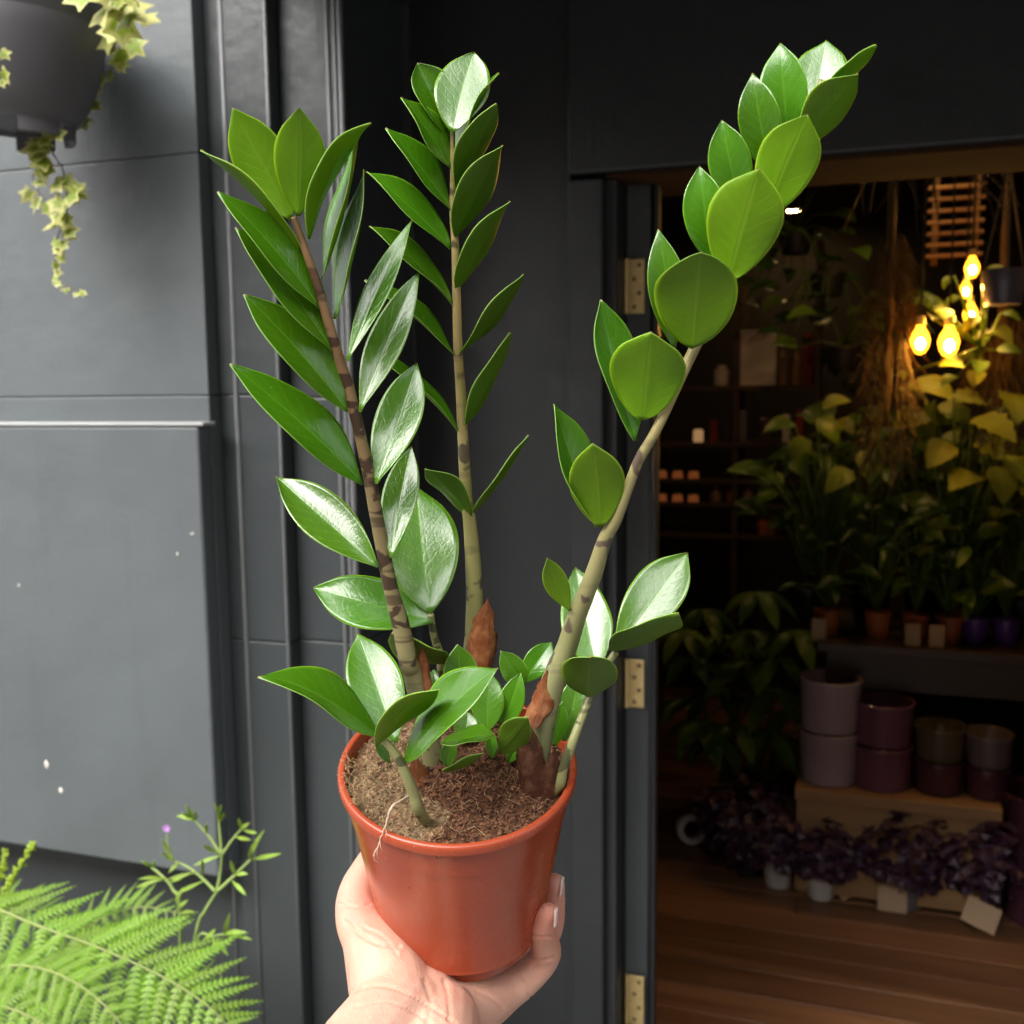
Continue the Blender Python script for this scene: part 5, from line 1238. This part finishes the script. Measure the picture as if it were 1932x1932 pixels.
# hanging grey pot on cords
c = PY(1893, 575, 3.0); hg = thing('hanging_pot', c, 'pale grey pot hung on three cords near the bulbs', 'planter')
mb = MB(); mb.lathe([(0,.002),(.042,0),(.046,.004),(.058,.085),(.058,.09),(.052,.09),(0,.08)], c, n=28); mb.build('pot', M_GREYG, hg, smooth=True, auto=45)
for k in range(3):
    a = R(120*k+30); mb = MB(); mb.tube([c + Vector((.058*math.cos(a), .058*math.sin(a), .085)), c + Vector((0,0,.36)), Vector((c.x,c.y,ZC))], .003, 5); mb.build('cord', M_ROPE, hg)
# dried stems hung along the head beam
dr = thing('dried_branches', PY(1800, 300, 2.9), 'bare dried branches hung along the ceiling above the rack', 'branches'); qq = random.Random(8)
for k in range(16):
    a = PY(1600 + k*22, 285 + qq.uniform(-10,10), 2.9); d = Vector((qq.gauss(0,.5), qq.gauss(0,.3), -1)); L = qq.uniform(.08,.22); mb = MB()
    pts = [Vector((a.x, 2.9, ZC-.005)), a + d*L*.4 + Vector((qq.gauss(0,.02),0,0)), a + d*L]; mb.tube(pts, [.004,.003,.001], 5); mb.build('branch', M_DARKWOOD, dr)
# back shelves with a clipboard, jars and candles
YS = 4.55; xs0 = XA(1236, YS); xs1 = XA(1530, YS)
sh = thing('wall_shelves', ((xs0+xs1)/2, YS+.15, 0), 'dark shelving unit at the back left of the shop', 'shelf')
zz = [PY(1380, y, YS).z for y in (728, 835, 905, 950, 1010)]
for z in zz: part('shelf_board', (xs0, YS, z-.02), (xs1, YS+.3, z), M_DARKWOOD, .002, sh)
for x in (xs0-.03, xs1, (xs0+xs1)/2): part('upright', (x, YS+.01, 0), (x+.025, YS+.30, zz[0]+.6), M_DARKWOOD, .002, sh)
def onshelf(px, z, m, w_, h, label, name, cat, cyl=False, dy=.06):
    x = XA(px, YS+dy); mb = MB()
    if cyl: mb.lathe([(0,.001),(w_/2*.95,0),(w_/2,.004),(w_/2,h*.75),(w_/2*.6,h*.86),(w_/2*.6,h),(0,h)], (0,0,0), n=16)
    else: mb.box((-w_/2,-.008,0),(w_/2,.008,h))
    o = mb.build(name, m, smooth=cyl, auto=45 if cyl else None, bevel=0 if cyl else .002); o.location = (x, YS+dy, z); return tag(o, label, cat)
onshelf(1424, zz[0], M_PAPER, .16, .24, 'pale sheet of paper on a board on the top shelf', 'clipboard', 'clipboard')
onshelf(1358, zz[0], M_PAPER, .07, .09, 'small pale box left of the clipboard on the shelf', 'small_box', 'box', True)
onshelf(1470, zz[0], M_GLASSJ, .045, .16, 'amber bottle just right of the clipboard', 'bottle', 'bottle', True)
onshelf(1494, zz[0], M_GLASSJ, .045, .15, 'amber bottle second to the right of the clipboard', 'bottle', 'bottle', True)
onshelf(1518, zz[0], M_RED, .05, .22, 'dark red book at the end of the top shelf', 'book', 'book')
for r_, (py, z) in enumerate(((884, zz[2]), (930, zz[3]))):
    for k in range(3):
        c = Vector((XA(1248 + k*30, YS+.05), YS+.05, z)); root = thing('tea_light', c, '%s glowing jar candle from the door on the %s candle shelf' % (('first','second','third')[k], ('upper','lower')[r_]), 'candle', 'glowing jar candles on the shelves')
        mb = MB(); mb.lathe([(0,.001),(.024,0),(.024,.004),(.021,.028),(.0,.030)], c, n=16); mb.build('jar', M_CANDLE, root, smooth=True, auto=45)
        mb = MB(); mb.lathe([(.020,.0295),(.021,.031),(.020,.034),(.0,.034)], c, n=16); mb.build('lid', M_BRASS, root, smooth=True, auto=45)
c = Vector((XA(1316, YS+.05), YS+.05, zz[1])); mb = MB(); mb.lathe([(0,.0),(.02,0),(.022,.004),(.022,.05),(.012,.056),(0,.056)], (0,0,0), n=16); o = mb.build('candle', emit_mat('pale_candle_glow', (1.0,.55,.24), .1), smooth=True, auto=45); o.location = c; tag(o, 'single pale lit candle on the shelf above the jar candles', 'candle')
for k, px in enumerate((1350, 1380, 1410, 1440, 1455)):
    z = zz[3] if k < 3 else zz[4]; onshelf(px, z, M_TERRA if k % 2 else M_GLASSJ, .05, .07, '%s small clay pot from the candles on the shelves' % ('first','second','third','fourth','fifth')[k], 'clay_pot', 'pot', True)
for k, px in enumerate((1345, 1372, 1400, 1440, 1480, 1505)):
    onshelf(px, zz[1], [M_RED, M_INNER, M_GREYPOT, M_PLUMD, M_WHITEP, M_RED][k], .03, .10 + .02*(k % 3), '%s book from the candle on the second shelf' % ('first','second','third','fourth','fifth','sixth')[k], 'book', 'book')
# foliage in the dark behind
for (px, py, Y, lb) in ((1560, 560, 4.2, 'dark hanging foliage left of the golden moss'), (1590, 700, 4.0, 'dim foliage clump beside the golden moss'), (1500, 480, 4.4, 'dark foliage under the ceiling downlight')):
    c = PY(px, py, Y); shrub(c, lb, ['heart2','heart1'], 22, .22, .22, .11, M_BLACK, .07, .09, hang=.3, name='hanging_foliage')
